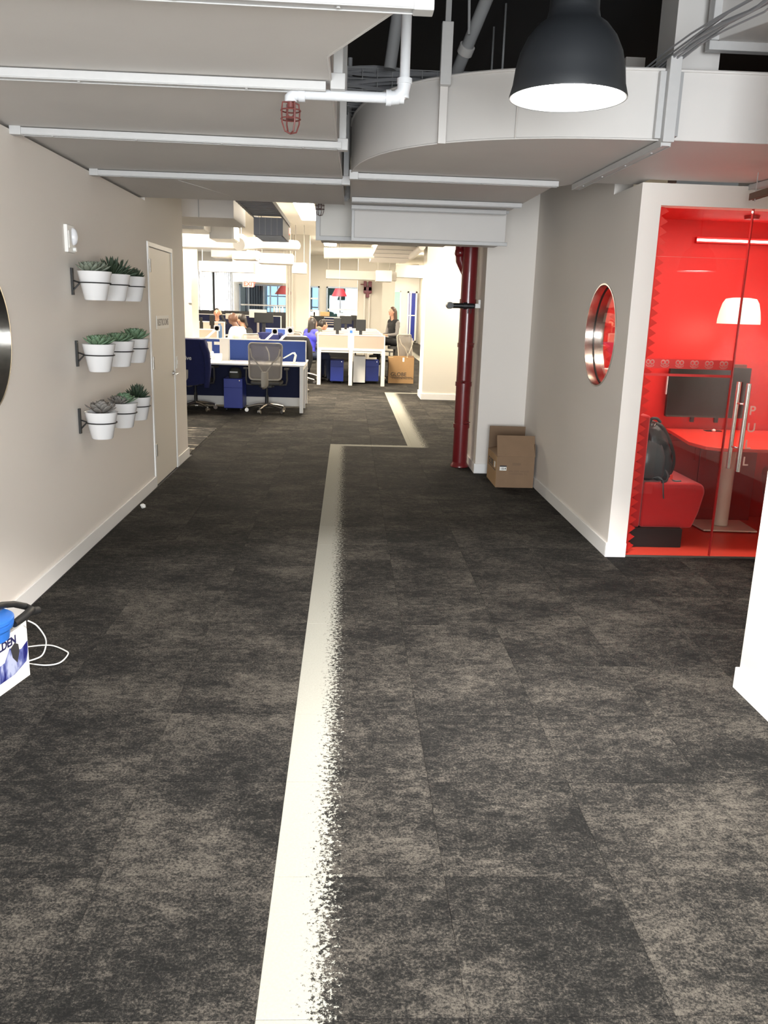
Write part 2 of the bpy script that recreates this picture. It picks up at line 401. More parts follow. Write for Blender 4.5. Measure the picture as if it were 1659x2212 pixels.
# left wall: up to the duct, then with the door opening, then its taller end
mb = holed_wall(XL - WT, XL, -2.5, 7.36, 0, 2.435, LWC, LWZ, WR)
mb.box(XL - WT, XL, 7.36, 8.36, 2.115, 3.3); mb.box(XL - WT, XL, 8.36, 8.94, 0, 3.3)
mb.box(XL - 1.5, XL - WT, 8.80, 8.94, 0, 3.3)
struct('wall_left', mb, M['wall'], 'off-white painted wall on the left side of the hall', 'wall')
mb = MB().box(XL, XL + .014, -2.5, 7.358, 0, .1)
mb.box(XL, XL + .014, 8.365, 8.94, 0, .1).box(XL - 1.5, XL + .014, 8.94, 8.954, 0, .1)
struct('baseboard_left', mb, M['trim'], 'white baseboard along the left wall', 'baseboard', .003)
# right hall wall with its round window
mb = holed_wall(XR, XR + WT, 5.42, 8.35, 0, 2.435, RWC, RWZ, WR)
mb.box(XR, XR + WT, 6.0, 8.35, 2.435, 3.3)
struct('wall_right', mb, M['wall'], 'off-white painted wall with a round window on the right of the hall', 'wall')
mb = MB().box(XR - .014, XR, 5.42, 8.336, 0, .1).box(XR - .014, XR + WT, 5.406, 5.42, 0, .1)
struct('baseboard_right', mb, M['trim'], 'white baseboard along the right wall and its corner', 'baseboard', .003)
mb = MB().box(1.34, XR + .6, 8.35, 9.6, 0, 3.3)
struct('wall_return', mb, M['wall'], 'pale wall return behind the open cardboard box', 'wall')
mb = MB().box(1.326, XR - .014, 8.336, 8.35, 0, .1).box(1.326, 1.34, 8.35, 9.6, 0, .1)
struct('baseboard_return', mb, M['trim'], 'white baseboard round the wall return', 'baseboard', .003)
# near right wall end
mb = MB().box(1.79, 2.9, -2.5, 3.37, 0, 2.88)
struct('wall_near_right', mb, M['wall_warm'], 'bright white wall end cut by the right edge of the picture', 'wall')
mb = MB().box(1.776, 1.79, -2.5, 3.37, 0, .1).box(1.776, 2.9, 3.37, 3.384, 0, .1)
struct('baseboard_near_right', mb, M['trim'], 'white baseboard of the near right wall end', 'baseboard', .003)
# header wall over the meeting room glass
mb = MB().box(XR + WT, 4.3, 5.42, 5.54, 2.305, 2.435).box(3.55, 4.3, 5.42, 5.54, 0, 2.305)
struct('wall_header', mb, M['wall'], 'white wall above and beside the meeting room glass', 'wall')
# lobby side behind the camera
struct('wall_lobby', MB().box(-3.2, 4.3, -4.2, -4.1, 0, 3.6), M['wall'], 'white lobby wall behind the viewpoint', 'wall')
struct('wall_restroom', MB().box(-3.3, -3.2, -4.1, 8.94, 0, 3.6).box(-3.2, XL - WT, -2.5, -2.4, 0, 3.6), M['wall'], 'white wall beyond the left round window', 'wall')
struct('wall_lobby_right', MB().box(4.3, 4.4, -4.1, 9.6, 0, 3.6), M['wall'], 'white wall at the far right of the lobby', 'wall')

# floor: base slab, carpet tiles near, joined tiles beyond
fl = struct('floor', MB().box(-10, 8, -4.2, 50, -.12, -.005), M['darkgrey'], 'dark mottled carpet floor with a pale zigzag ribbon', 'floor')
def tile_mb(x0, y0, x1, y1, dz, mb):
    e = .0004; b_ = .0012
    vs = [(x0 + e, y0 + e, -.005), (x1 - e, y0 + e, -.005), (x1 - e, y1 - e, -.005), (x0 + e, y1 - e, -.005),
          (x0 + e, y0 + e, dz - .0008), (x1 - e, y0 + e, dz - .0008), (x1 - e, y1 - e, dz - .0008), (x0 + e, y1 - e, dz - .0008),
          (x0 + e + b_, y0 + e + b_, dz), (x1 - e - b_, y0 + e + b_, dz), (x1 - e - b_, y1 - e - b_, dz), (x0 + e + b_, y1 - e - b_, dz)]
    mb.add(vs, [(0, 1, 5, 4), (1, 2, 6, 5), (2, 3, 7, 6), (3, 0, 4, 7), (4, 5, 9, 8), (5, 6, 10, 9), (6, 7, 11, 10), (7, 4, 8, 11), (8, 9, 10, 11)])
tm = MB(); tile_mb(-.25, -.25, .25, .25, 0, tm); tme = tm.mesh('carpet_tile'); tme.materials.append(M['carpet'])
far = MB(); floc = fl.location
for j in range(-8, 96):
    for i in range(-17, 13):
        x0 = -.185 + i * .5; y0 = .1 + j * .5; cx, cy = x0 + .25, y0 + .25
        if cx > 3.6 and cy < 9.6: continue
        if cx < XL and cy < 8.9: continue
        if cx > 1.8 and cy < 3.3: continue
        if cx > 1.8 and 5.4 < cy < 9.4: continue
        near = -1.7 < cx < 3.4 and .5 < cy < 12.1 and not (cx > 1.8 and cy > 5.4)
        if near:
            o = bpy.data.objects.new('carpet_tile', tme); C.objects.link(o); o.parent = fl
            o.location = V((cx, cy, random.uniform(-.0006, 0))) - floc
            o.scale = (1, 1, 1)
        else: tile_mb(x0, y0, x0 + .5, y0 + .5, 0, far)
tag(obj('far_carpet_tiles', far, M['carpet'], fl, normals=False), kind='stuff')
# strip under the glass (between tile grid and glass line)
tag(obj('carpet_edge_strip', MB().box(1.815, 3.6, 5.1 + .001, 5.43, -.005, -.0005).box(1.32, 1.815, 8.1, 8.36, -.005, -.001), M['carpet'], fl), None)

# dark ceiling over the hall, white slab over the office
struct('ceiling', MB().box(-3.3, 4.4, -4.2, 8.9, 3.6, 3.75), M['dark'], 'dark open ceiling above the hall ducts', 'ceiling')
struct('ceiling_office', MB().box(-10, 8, 9.0, 50, 3.35, 3.5), M['wall_warm'], 'white painted office ceiling', 'ceiling')
struct('trim_1', MB().box(-3.2, 4.3, 8.94, 9.0, 3.1, 3.75), M['darkgrey'], 'dark bulkhead between hall and office ceilings', 'trim')

# ------------------------------------------------------------------ round windows
def round_window(n, xa, xb, cy, cz, label):
    root = tag(thing('window_%d' % n, label, 'window', ((xa + xb) / 2, cy, cz - WR)), kind='structure')
    s = 1 if xb > xa else -1; L_ = abs(xb - xa)
    def X(t): return xa + s * t
    r = WR
    def ring(a, b, nm, m, rin, rout):
        mb = MB(); mb.lathe([(rin, X(a)), (rout, X(a)), (rout, X(b)), (rin, X(b)), (rin, X(a))], (0, cy, cz), 72, axis='X'); return obj(nm, mb, m, root)
    ring(-.006, L_ * .42, 'sleeve', M['steel'], r - .006, r + .004)
    ring(L_ * .42, L_ * .50, 'gasket', M['groove'], r - .012, r + .003)
    ring(L_ * .50, L_ + .006, 'sleeve', M['steel'], r - .006, r + .004)
    mb = MB(); mb.cyl((X(L_ * .45) - .003, cy, cz), (X(L_ * .45) + .003, cy, cz), r - .012, n=64); obj('pane', mb, M['glass'], root)
round_window(1, XL, XL - WT, LWC, LWZ, 'round steel-lined window cut by the left edge of the picture')
round_window(2, XR, XR + WT, RWC, RWZ, 'round steel-lined window in the right wall looking into the red room')

# ------------------------------------------------------------------ restroom door
d = tag(thing('door_1', 'cream restroom door in the left wall beyond the planters', 'door', (XL, 7.86, 0)), kind='structure')
mb = MB().box(XL - .05, XL + .012, 7.36, 7.40, 0, 2.115).box(XL - .05, XL + .012, 8.32, 8.36, 0, 2.115).box(XL - .05, XL + .012, 7.40, 8.32, 2.075, 2.115)
obj('door_frame', mb, M['trim'], d, .003)
leaf = obj('door_leaf', MB().box(XL - .04, XL + .004, 7.404, 8.316, .008, 2.071), mat('door_paint', (.80, .75, .67), .45), d, .002)
for z in (.33, 1.1, 1.92):
    mb = MB().cyl((XL + .014, 7.402, z - .055), (XL + .014, 7.402, z + .055), .009, n=10).box(XL + .004, XL + .008, 7.404, 7.435, z - .05, z + .05)
    obj('hinge', mb, M['hinge'], leaf)
mb = MB().cyl((XL + .004, 8.25, .95), (XL + .012, 8.25, .95), .03, n=20).cyl((XL + .01, 8.25, .95), (XL + .055, 8.25, .95), .010, n=12).tube([(XL + .055, 8.25, .95), (XL + .06, 8.22, .95), (XL + .058, 8.13, .95)], .009)
obj('handle', mb, M['chrome'], leaf)
sg = obj('sign_panel', MB().box(XL + .005, XL + .011, 7.60, 8.10, 1.385, 1.50), M['white'], leaf)
text('sign_letters', 'RESTROOMS', .082, frame((XL + .0115, 7.62, 1.415), (0, 1, 0), (0, 0, 1)), mat('sign_grey', (.30, .28, .26), .5), leaf, bold=.0015, spacing=.98)
mb = MB().box(XL, XL + .008, 8.42, 8.49, .98, 1.10).box(XL + .008, XL + .014, 8.445, 8.465, 1.02, 1.06)
tag(obj('light_switch', mb, M['white'], bevel=.002), 'white light switch plate beside the restroom door', 'switch')

# white alarm strobe plate on the left wall
a = thing('wall_strobe', 'white wall strobe plate high on the left wall near the planters', 'alarm', (XL, 5.33, 1.9))
obj('plate', MB().box(XL, XL + .022, 5.26, 5.40, 1.895, 2.055), M['white'], a, .004)
obj('lens', MB().ball((XL + .025, 5.36, 1.99), (.028, .03, .052)), mat('strobe_lens', (.8, .8, .82), .1, coat=1), a)
obj('grille', MB().box(XL + .022, XL + .026, 5.275, 5.32, 1.92, 2.02).cyl((XL + .02, 5.36, 1.915), (XL + .04, 5.36, 1.915), .013), M['white'], a, .001)

# ------------------------------------------------------------------ planters
def make_bracket():
    t = thing('pot_bracket', 'x', 'bracket')
    # local origin: on the wall, at ring height; ring centre .143 out
    obj('wall_plate', MB().box(0, .013, -.013, .013, -.075, .085), M['blackiron'], t, .001)
    mb = MB().tube([(.004, 0, .012), (.022, 0, .008), (.047, 0, 0)], .0048).tube([(.004, 0, -.055), (.02, 0, -.035), (.05, 0, -.003)], .0048)
    obj('arm', mb, M['blackiron'], t)
    n = 40; R = .0935
    mb = MB().tube([(.143 + R * math.cos(2 * PI * i / n), R * math.sin(2 * PI * i / n), 0) for i in range(n)], .004, 6, True)
    obj('ring', mb, M['blackiron'], t)
    return t
POT_H, RT, RB = .172, .103, .066
def make_pot():
    mb = MB().lathe([(.001, 0), (RB - .006, 0), (RB, .006), (RT - .003, POT_H - .006), (RT, POT_H), (RT - .003, POT_H + .001), (RT - .008, POT_H - .003), (RT - .012, POT_H - .03), (.001, POT_H - .03)], n=48)
    return mb
def leafshape(mb, base, direction, up, L_, W_, T_, curl=.3, pointed=True):
    d = V(direction).normalized(); u = V(up); u = (u - d * u.dot(d)).normalized(); s = d.cross(u)
    prof = [(0, .35), (.3, .8), (.62, 1), (.85, .7), (1, .05)] if pointed else [(0, .3), (.3, .65), (.65, 1), (.88, .85), (1, .25)]
    vs = []; n = 6
    for t, wd in prof:
        p = V(base) + d * L_ * t + u * curl * L_ * t * t
        for k in range(n):
            a = 2 * PI * k / n; vs.append(p + s * math.cos(a) * W_ * wd * .5 + u * math.sin(a) * T_ * wd * .5)
    fs = []
    for i in range(len(prof) - 1):
        for k in range(n): fs.append((i * n + k, i * n + (k + 1) % n, (i + 1) * n + (k + 1) % n, (i + 1) * n + k))
    fs += [tuple(range(n - 1, -1, -1)), tuple(range((len(prof) - 1) * n, len(prof) * n))]
    mb.add(vs, fs, True)
def rosette(c, R, kind, rnd):
    mb = MB(); c = V(c)
    if kind == 'spiky':
        N = 34
        for i in range(N):
            t = i / N; a = i * 2.4; el = .25 + 1.15 * t
            dr = V((math.cos(a) * math.cos(el), math.sin(a) * math.cos(el), math.sin(el)))
            leafshape(mb, c + dr * .006, dr, (0, 0, 1) if el < 1.3 else (math.cos(a), math.sin(a), 0), R * rnd.uniform(.75, 1.2), R * .15, R * .1, .05)
    elif kind == 'fine':
        for i in range(46):
            t = i / 46; a = i * 2.4; el = .1 + 1.3 * t
            dr = V((math.cos(a) * math.cos(el), math.sin(a) * math.cos(el), math.sin(el)))
            leafshape(mb, c, dr, (0, 0, 1) if el < 1.3 else (math.cos(a), math.sin(a), 0), R * rnd.uniform(.8, 1.0), R * .16, R * .1, .15)
    elif kind == 'fan':
        N = 30
        for i in range(N):
            t = i / N; a = i * 2.4 + rnd.uniform(-.2, .2); el = .22 + 1.0 * t
            dr = V((math.cos(a) * math.cos(el), math.sin(a) * math.cos(el), math.sin(el)))
            leafshape(mb, c, dr, (0, 0, 1), R * rnd.uniform(.85, 1.05) * (1 - .3 * t), R * .5, R * .09, .22, False)
    else:
        N = 38
        for i in range(N):
            t = i / N; a = i * 2.4; el = .30 + 1.1 * t
            dr = V((math.cos(a) * math.cos(el), math.sin(a) * math.cos(el), math.sin(el)))
            leafshape(mb, c + V((0, 0, .004)), dr, (0, 0, 1) if el < 1.3 else (math.cos(a), math.sin(a), 0), R * (1 - .38 * t), R * .42, R * .13, .18)
    return mb
PX = XL + .143
ROWS = [('top', 1.722, [5.35, 5.80, 6.24]), ('middle', 1.285, [5.36, 5.84, 6.27]), ('bottom', .862, [5.34, 5.86, 6.27])]
PLANTS = {
 ('top', 0): ([((-.02, -.045, 0), .098, 'rosette', 'leafgrey'), ((.0, .05, .005), .098, 'rosette', 'leafgrey')], 'white pot with two grey-green rosettes, nearest in the top row of the wall planter'),
 ('top', 1): ([((-.005, -.045, -.01), .125, 'spiky', 'leafdark'), ((.0, .05, -.01), .125, 'spiky', 'leafdark')], 'white pot with tall dark spiky haworthias, middle of the top row'),
 ('top', 2): ([((-.02, -.03, 0), .09, 'rosette', 'leafdark'), ((.02, .035, 0), .085, 'fine', 'leafdark')], 'white pot with low dark green succulents, farthest in the top row by the door'),
 ('middle', 0): ([((.0, -.05, .0), .098, 'rosette', 'leafgreen'), ((.01, .045, 0), .098, 'rosette', 'leafgreen')], 'white pot with two broad green rosettes, nearest in the middle row'),
 ('middle', 1): ([((-.01, -.045, .0), .098, 'rosette', 'leafgreen'), ((.01, .045, 0), .094, 'rosette', 'leafgreen')], 'white pot with twin green rosettes, centre of the middle row'),
 ('middle', 2): ([((0, 0, .0), .125, 'rosette', 'leafgreen')], 'white pot with one pale-green rosette, farthest in the middle row by the door'),
 ('bottom', 0): ([((0, 0, .0), .115, 'fan', 'leafmauve')], 'white pot with a mauve-grey layered succulent, nearest in the bottom row'),
 ('bottom', 1): ([((-.02, -.04, .0), .09, 'rosette', 'leafmauve'), ((.01, .02, .01), .10, 'fan', 'leafgreen')], 'white pot with a round-leaved green succulent over brown leaves, centre of the bottom row'),
 ('bottom', 2): ([((0, 0, .0), .12, 'fine', 'leafdark')], 'white pot with a dark bristly zebra succulent, farthest in the bottom row'),
}
br0 = None; pot_me = None
for rn, z, ys in ROWS:
    for k, y in enumerate(ys):
        if br0 is None: br0 = make_bracket(); b_ = br0
        else: b_ = copy_tree(br0)
        b_.location = (XL, y, z); b_['label'] = 'black iron ring bracket holding the %s pot of the %s row' % (['nearest', 'middle', 'farthest'][k], rn)
        b_['group'] = 'iron pot brackets on the left wall'
        pls, lab = PLANTS[(rn, k)]
        zb = z - .104
        p = thing('potted_succulent', lab, 'potted plant', (PX, y, zb), 'white wall pots of succulents')
        if pot_me is None:
            po = obj('pot', MB().add([q + V((PX, y, zb)) for q in make_pot().v], make_pot().f, True), M['pot'], p); pot_me = po.data
        else:
            po = bpy.data.objects.new('pot', pot_me); C.objects.link(po); po.parent = p
        obj('soil', MB().cyl((PX, y, zb + POT_H - .03), (PX, y, zb + POT_H - .018), RT - .014, n=24), M['soil'], p)
        for (dx, dy, dz), R, kd, mm in pls:
            obj('rosette', rosette((PX + dx, y + dy, zb + POT_H - .016 + dz), R, kd, random), M[mm], p, normals=False)

# ------------------------------------------------------------------ ceiling services over the hall
ZD = 2.45
def duct_thing(name, label, poly, z0, z1, m='duct', extra=None):
    t = thing(name, label, 'duct', (poly[0][0], poly[0][1], z0))
    db = obj('duct_body', MB().prism(poly, z0, z1), M[m], t, .004)
    db.data.polygons.foreach_set('use_smooth', [True] * len(db.data.polygons))
    if poly[0][1] < 9:
        cx_ = sum(p[0] for p in poly) / len(poly); ys_ = [p[1] for p in poly]
        for yy in (min(ys_) * .25 + max(ys_) * .75, min(ys_) * .4 + max(ys_) * .6): obj('hanger_rod', MB().cyl((cx_, yy, z1), (cx_, yy, 3.6), .008, n=6), M['greypipe'], t)
    return t
lp = [(-3.0, 1.2), (.75, 1.2), (.14, 2.59), (-.085, 3.11), (-.075, 4.7), (-.055, 5.9), (-.05, 7.28), (-3.0, 7.28)]
t = duct_thing('ceiling_duct', 'broad flat grey duct spanning the upper left of the hall', lp, ZD, 2.80)
mb = MB().tube([(x, y, ZD + .002) for x, y in lp[1:7]], .006, 6)
obj('seam', mb, M['duct'], t)
obj('seam', MB().tube([(-1.2, 6.2, ZD + .0005), (-.85, 7.27, ZD + .0005)], .003, 4), M['duct'], t)
# elbow duct on the right
arc = []
n = 16
P0, P1, P2, P3 = V((.0, 5.75, 0)), V((.0, 4.65, 0)), V((.55, 4.25, 0)), V((1.45, 4.235, 0))
for i in range(n + 1):
    s = i / n; p = P0 * (1 - s) ** 3 + P1 * 3 * s * (1 - s) ** 2 + P2 * 3 * s * s * (1 - s) + P3 * s ** 3; arc.append((p.x, p.y))
ep = [(1.34, 7.3), (0, 7.3)] + arc + [(4.2, 4.19), (4.2, 5.41), (1.86, 5.41), (1.86, 5.62), (1.5, 5.64), (1.36, 5.9)]
t = duct_thing('elbow_duct', 'grey elbow duct curving behind the black pendant lamp', ep, ZD, 2.755)
mb = MB().tube([(x, y, 2.757) for x, y in arc + [(4.2, 4.19)]], .008, 6).tube([(x, y, ZD) for x, y in arc + [(1.5, 4.232)]], .005, 6)
obj('edge_flange', mb, M['duct'], t)
obj('seam', MB().tube([(.80, 4.335, ZD), (.805, 4.33, 2.75)], .004, 5), M['duct'], t)
# underside struts with hangers: channel bars
def channel(mb, p0, p1, w_=.042, h=.03, up=(0, 0, 1)):
    p0 = V(p0); p1 = V(p1); d = (p1 - p0).normalized(); u = V(up); s = d.cross(u).normalized() * w_ / 2; u = u.normalized() * h
    L_ = [p0 - s, p0 + s, p0 + s + u, p0 - s + u]; R_ = [q + (p1 - p0) for q in L_]
    mb.add(L_ + R_, [(0, 3, 2, 1), (4, 5, 6, 7), (0, 1, 5, 4), (1, 2, 6, 5), (2, 3, 7, 6), (3, 0, 4, 7)])
    # lips
    lip = .012; e = d * .001
    for sg_ in (-1, 1):
        a_ = p0 + s * sg_; inn = -s.normalized() * sg_ * .006
        mb.add([a_, a_ + inn, a_ + inn - u.normalized() * .004, a_ - u.normalized() * .004] + [q + (p1 - p0) for q in (a_, a_ + inn, a_ + inn - u.normalized() * .004, a_ - u.normalized() * .004)],
               [(0, 3, 2, 1), (4, 5, 6, 7), (0, 1, 5, 4), (1, 2, 6, 5), (2, 3, 7, 6), (3, 0, 4, 7)])
def strut(label, p0, p1, hang=(), w_=.042):
    t = thing('ceiling_strut', label, 'strut', p0)
    mb = MB(); channel(mb, p0, p1, w_); obj('crossbar', mb, M['bar'], t, .003)
    for hp, top in hang:
        mb = MB(); x, y, z = hp; mb.box(x - .018, x + .018, y - .018, y + .018, z, top); mb.box(x - .028, x + .028, y - .028, y + .028, z - .006, z + .05)
        obj('hanger', mb, M['bar'], t, .003)
    mb = MB()
    for s in (.12, .37, .63, .88):
        q = V(p0).lerp(V(p1), s); obj('bolt', MB().cyl(q - V((0, 0, .005)), q, .006, n=8), M['bar'], t)
    pass
    return t
zs = ZD - .034
strut('white strut nearest the viewer under the left duct, at the top edge of the picture', (-1.6, 2.5, zs), (.17, 2.52, zs), (((.19, 2.52, zs), 3.1),), .05)
strut('white strut under the left duct behind the sprinkler pipe, second from the viewer', (-2.6, 3.44, zs), (-.10, 3.44, zs), (((-.055, 3.44, zs + .01), 3.0),), .05)
strut('white strut under the left duct just beyond the red sprinkler cage', (-1.70, 4.55, zs), (-.05, 4.60, zs), (((-.045, 4.62, zs), 2.95), ((-1.675, 4.55, zs), 2.45)), .045)
strut('white strut under the left duct, farthest from the viewer', (-1.70, 5.86, zs), (-.04, 5.86, zs), (((-.030, 5.86, zs), 2.9), ((-1.675, 5.86, zs), 2.45)), .045)
strut('white strut under the elbow duct along the start of its straight run', (.012, 5.58, zs), (1.33, 5.60, zs), (((.02, 5.58, zs - .003), 2.452),), .045)
strut('white strut under the far end of the elbow duct', (.012, 6.75, zs), (1.33, 6.75, zs), (), .045)
strut('last thin white strut under the elbow duct, next to the sprinkler tee', (.012, 7.24, zs), (1.30, 7.24, zs), (), .04)
strut('slanting grey strut under the elbow duct above the corner of the right wall', (1.50, 4.19, zs), (1.47, 5.70, zs), (), .05)
strut('grey strut under the elbow duct above the red room glass', (2.62, 4.19, zs), (2.50, 5.66, zs), (), .05)
t = thing('duct_hanger', 'white channel hanger bolted up the face of the elbow duct, right of the pendant lamp', 'hanger', (1.5, 4.19, ZD))
obj('channel', MB().box(1.475, 1.53, 4.165, 4.225, ZD - .02, 2.80).box(1.445, 1.475, 4.20, 4.23, ZD, 2.745), M['bar'], t, .003)
obj('slotted_strip', MB().box(1.532, 1.552, 4.19, 4.228, ZD + .01, 2.74), M['greypipe'], t)
t = thing('duct_hanger', 'grey strap hanger on the curved duct face, left of the pendant lamp', 'hanger', (.45, 4.5, ZD))
a0 = V((.455, 4.492)) 
obj('strap', MB().box(.435, .475, 4.47, 4.498, ZD - .012, 2.76), M['duct'], t, .002)
obj('channel', MB().box(.43, .485, 4.43, 4.47, 2.70, 2.98), M['bar'], t, .003)
obj('rod', MB().box(.445, .472, 4.44, 4.465, 2.98, 3.6), M['greypipe'], t)
# drop boxes at the far end of the ducts
t = duct_thing('duct_drop_box', 'grey duct box dropping below the far end of the elbow duct', [(.03, 7.42), (1.34, 7.42), (1.34, 7.96), (.03, 7.96)], 2.20, 2.72)
obj('edge_flange', MB().box(.015, 1.355, 7.395, 7.42, 2.175, 2.205).box(.015, .04, 7.395, 7.42, 2.2, 2.5).box(.015, 1.355, 7.395, 7.42, 2.44, 2.47), M['bar'], t, .003)
t = duct_thing('duct_drop_box', 'white duct end box with a grey flange behind the drop box', [(-.28, 8.02), (.96, 8.02), (.96, 8.8), (-.28, 8.8)], 2.25, 2.75, 'duct_white')
obj('edge_flange', MB().box(-.31, .99, 7.985, 8.02, 2.215, 2.255).box(-.31, -.27, 7.985, 8.02, 2.25, 2.7), M['bar'], t, .003)
# sprinklers with cages
def sprinkler(name, label, x, y, zp, xe, top, rp, cage, mcage, dirx=1):
    t = thing(name, label, 'sprinkler', (x, y, zp - .16))
    mb = MB().cyl((x, y, zp), (xe, y, zp), rp, n=16).cyl((xe, y, zp), (xe, y, top), rp, n=16)
    obj('pipe', mb, M['pipe'], t)
    mb = MB().tube([(xe - .055, y, zp), (xe - .03, y, zp + .002), (xe - .006, y, zp + .02), (xe, y, zp + .055)], rp * 1.35, 14).cyl((xe - .07, y, zp), (xe - .05, y, zp), rp * 1.5, n=16).cyl((xe, y, zp + .05), (xe, y, zp + .07), rp * 1.5, n=16)
    obj('elbow', mb, M['pipe'], t)
    mb = MB().tube([(x + .05, y, zp), (x + .01, y, zp), (x, y, zp - .015), (x, y, zp - .03)], rp * 1.25, 14).cyl((x + .03, y, zp), (x + .055, y, zp), rp * 1.45, n=16)
    obj('elbow', mb, M['pipe'], t)
    z0 = zp - .03
    mb = MB()
    for k in range(4):
        a = k * PI / 2 + .5; c_, s_ = math.cos(a), math.sin(a)
        mb.tube([(x + c_ * r_, y + s_ * r_, z0 - h) for r_, h in ((.012, .0), (.034, .004), (.038, .03), (.036, .075), (.024, .105), (.0, .112))], .0032, 6)
    for h, r_ in ((.03, .038), (.06, .0375)):
        mb.tube([(x + r_ * math.cos(q * PI / 8), y + r_ * math.sin(q * PI / 8), z0 - h) for q in range(16)], .0028, 5, True)
    obj('cage', mb, mcage, t)
    mb = MB().cyl((x, y, z0 + .005), (x, y, z0 - .02), .014, n=12).tube([(x - .012, y, z0 - .02), (x - .012, y, z0 - .045), (x, y, z0 - .058)], .003).tube([(x + .012, y, z0 - .02), (x + .012, y, z0 - .045), (x, y, z0 - .058)], .003).cyl((x, y, z0 - .058), (x, y, z0 - .062), .016, n=12)
    obj('sprinkler_head', mb, mcage, t)
sprinkler('sprinkler', 'white sprinkler pipe and rust-red cage hanging under the left duct', -.235, 3.47, ZD - .036 - .004 + .0, .2, 3.6, .0195, 1, M['redcage'])
sprinkler('sprinkler', 'small sprinkler in a dark wire cage at the far gap between the ducts', -.255, 7.44, 2.515, -.02, 3.6, .018, 1, M['darkcage'])
# pipes up in the dark void
def vpipe(label, pts, r, m, name='conduit'):
    return tag(obj(name, MB().tube(pts, r, 12), m), label, 'pipe')
pl = thing('slanted_pipe', 'thick grey pipe with a collar slanting up into the dark ceiling, left of the pendant', 'pipe', at(965, 165, 5.6))
p0, p1 = at(985, 160, 5.4), at(1075, -60, 5.0)
obj('pipe_run', MB().cyl(p0, p1, .036, n=16), M['greypipe'], pl)
obj('collar', MB().cyl(p0.lerp(p1, .22), p0.lerp(p1, .30), .046, n=16), M['duct'], pl)
vpipe('grey pipe slanting behind the vertical sprinkler pipe', [at(842, 150, 5.2), at(858, 40, 5.2), at(862, -40, 5.2)], .036, M['greypipe'])
vpipe('thin rod hanging beside the slanted pipe', [at(1013, 75, 5.0), at(1014, -30, 5.0)], .008, M['greypipe'])
# wire basket with cables above the left edge of the elbow duct
t = thing('cable_tray', 'wire basket tray full of grey cables above the gap between the ducts', 'cable tray', (.4, 5.6, 2.86))
mb = MB()
for i in range(14):
    x = -.03 + i * .09
    mb.tube([(x, 5.45, 3.02), (x, 5.45, 2.84), (x, 5.85, 2.84), (x, 5.85, 3.02)], .003, 4)
for z in (2.84, 2.90, 2.96, 3.02): mb.tube([(-.05, 5.45, z), (1.2, 5.45, z)], .003, 4)
for y in (5.55, 5.65, 5.75, 5.85): mb.tube([(-.05, y, 2.84), (1.2, y, 2.84)], .003, 4)
obj('basket', mb, M['greypipe'], t)
mb = MB()
for k in range(44):
    y = random.uniform(5.44, 5.80); z = random.uniform(2.85, 3.04); ph = random.uniform(0, 6)
    mb.tube([(-.05 + .09 * i, y + .02 * math.sin(i * .7 + ph), z + .02 * math.sin(i * .5 + ph * 2)) for i in range(15)], .010, 5)
tag(obj('cables', mb, M['wire'], t), kind='stuff')
# bundle of wires running up to the top right corner
t = thing('wire_bundle', 'bundle of grey wires sagging up to the top right corner', 'wires', at(1420, 150, 4.4))
mb = MB()
for k in range(12):
    o1, o2 = random.uniform(-.03, .03), random.uniform(-.03, .03)
    pts = [at(1385, 175, 4.6), at(1440, 132, 4.3), at(1500, 85, 4.0), at(1560, 45, 3.75), at(1640, 5, 3.5), at(1700, -40, 3.3)]
    mb.tube([p + V((o1, 0, o2 + .01 * math.sin(i * 1.3 + k))) for i, p in enumerate(pts)], .0045, 5)
tag(obj('wires', mb, M['wire'], t), kind='stuff')
# second duct at the top right
def dpt(x, y, z): q = ground(x, y, z); return (q.x, q.y)
A_ = dpt(1537, 88, 2.95); 
t = duct_thing('upper_duct', 'grey duct with a white rim in the top right corner', [(A_[0] + .02, A_[1]), (A_[0] + .45, A_[1] - 1.1), (4.2, A_[1] - 1.1), (4.2, A_[1])], 2.95, 3.3)
obj('edge_flange', MB().box(A_[0] - .01, 4.2, A_[1] - .005, A_[1] + .05, 2.91, 2.96).box(A_[0] - .01, A_[0] + .04, A_[1] - .02, A_[1] + .05, 2.95, 3.2), M['bar'], t, .004)
tag(obj('ceiling_post', MB().box(1.62, 1.86, 4.55, 4.80, 2.76, 3.6), M['duct']), 'pale painted post rising behind the wires at upper right', 'post')
tag(obj('ceiling_beam', MB().box(.7, 1.75, 4.05, 4.2, 3.17, 3.4), M['duct']), 'grey beam crossing high behind the pendant lamp', 'beam')
# small hanging wooden bar at the right edge
t = thing('hanging_bar', 'dark wooden bar hanging at the right edge above the glass door', 'sign', (2.5, 5.1, 2.3))
q0, q1 = at(1622, 432, 5.05), at(1700, 408, 4.7)
mb = MB(); channel(mb, q0, q1, .03, .035); obj('bar', mb, M['wood'], t, .002)
qq = q0.lerp(q1, .12)
obj('hook', MB().tube([qq - V((0, 0, .015)), qq + V((0, 0, .06)), V((qq.x, qq.y, ZD))], .003, 6), M['bar'], t)

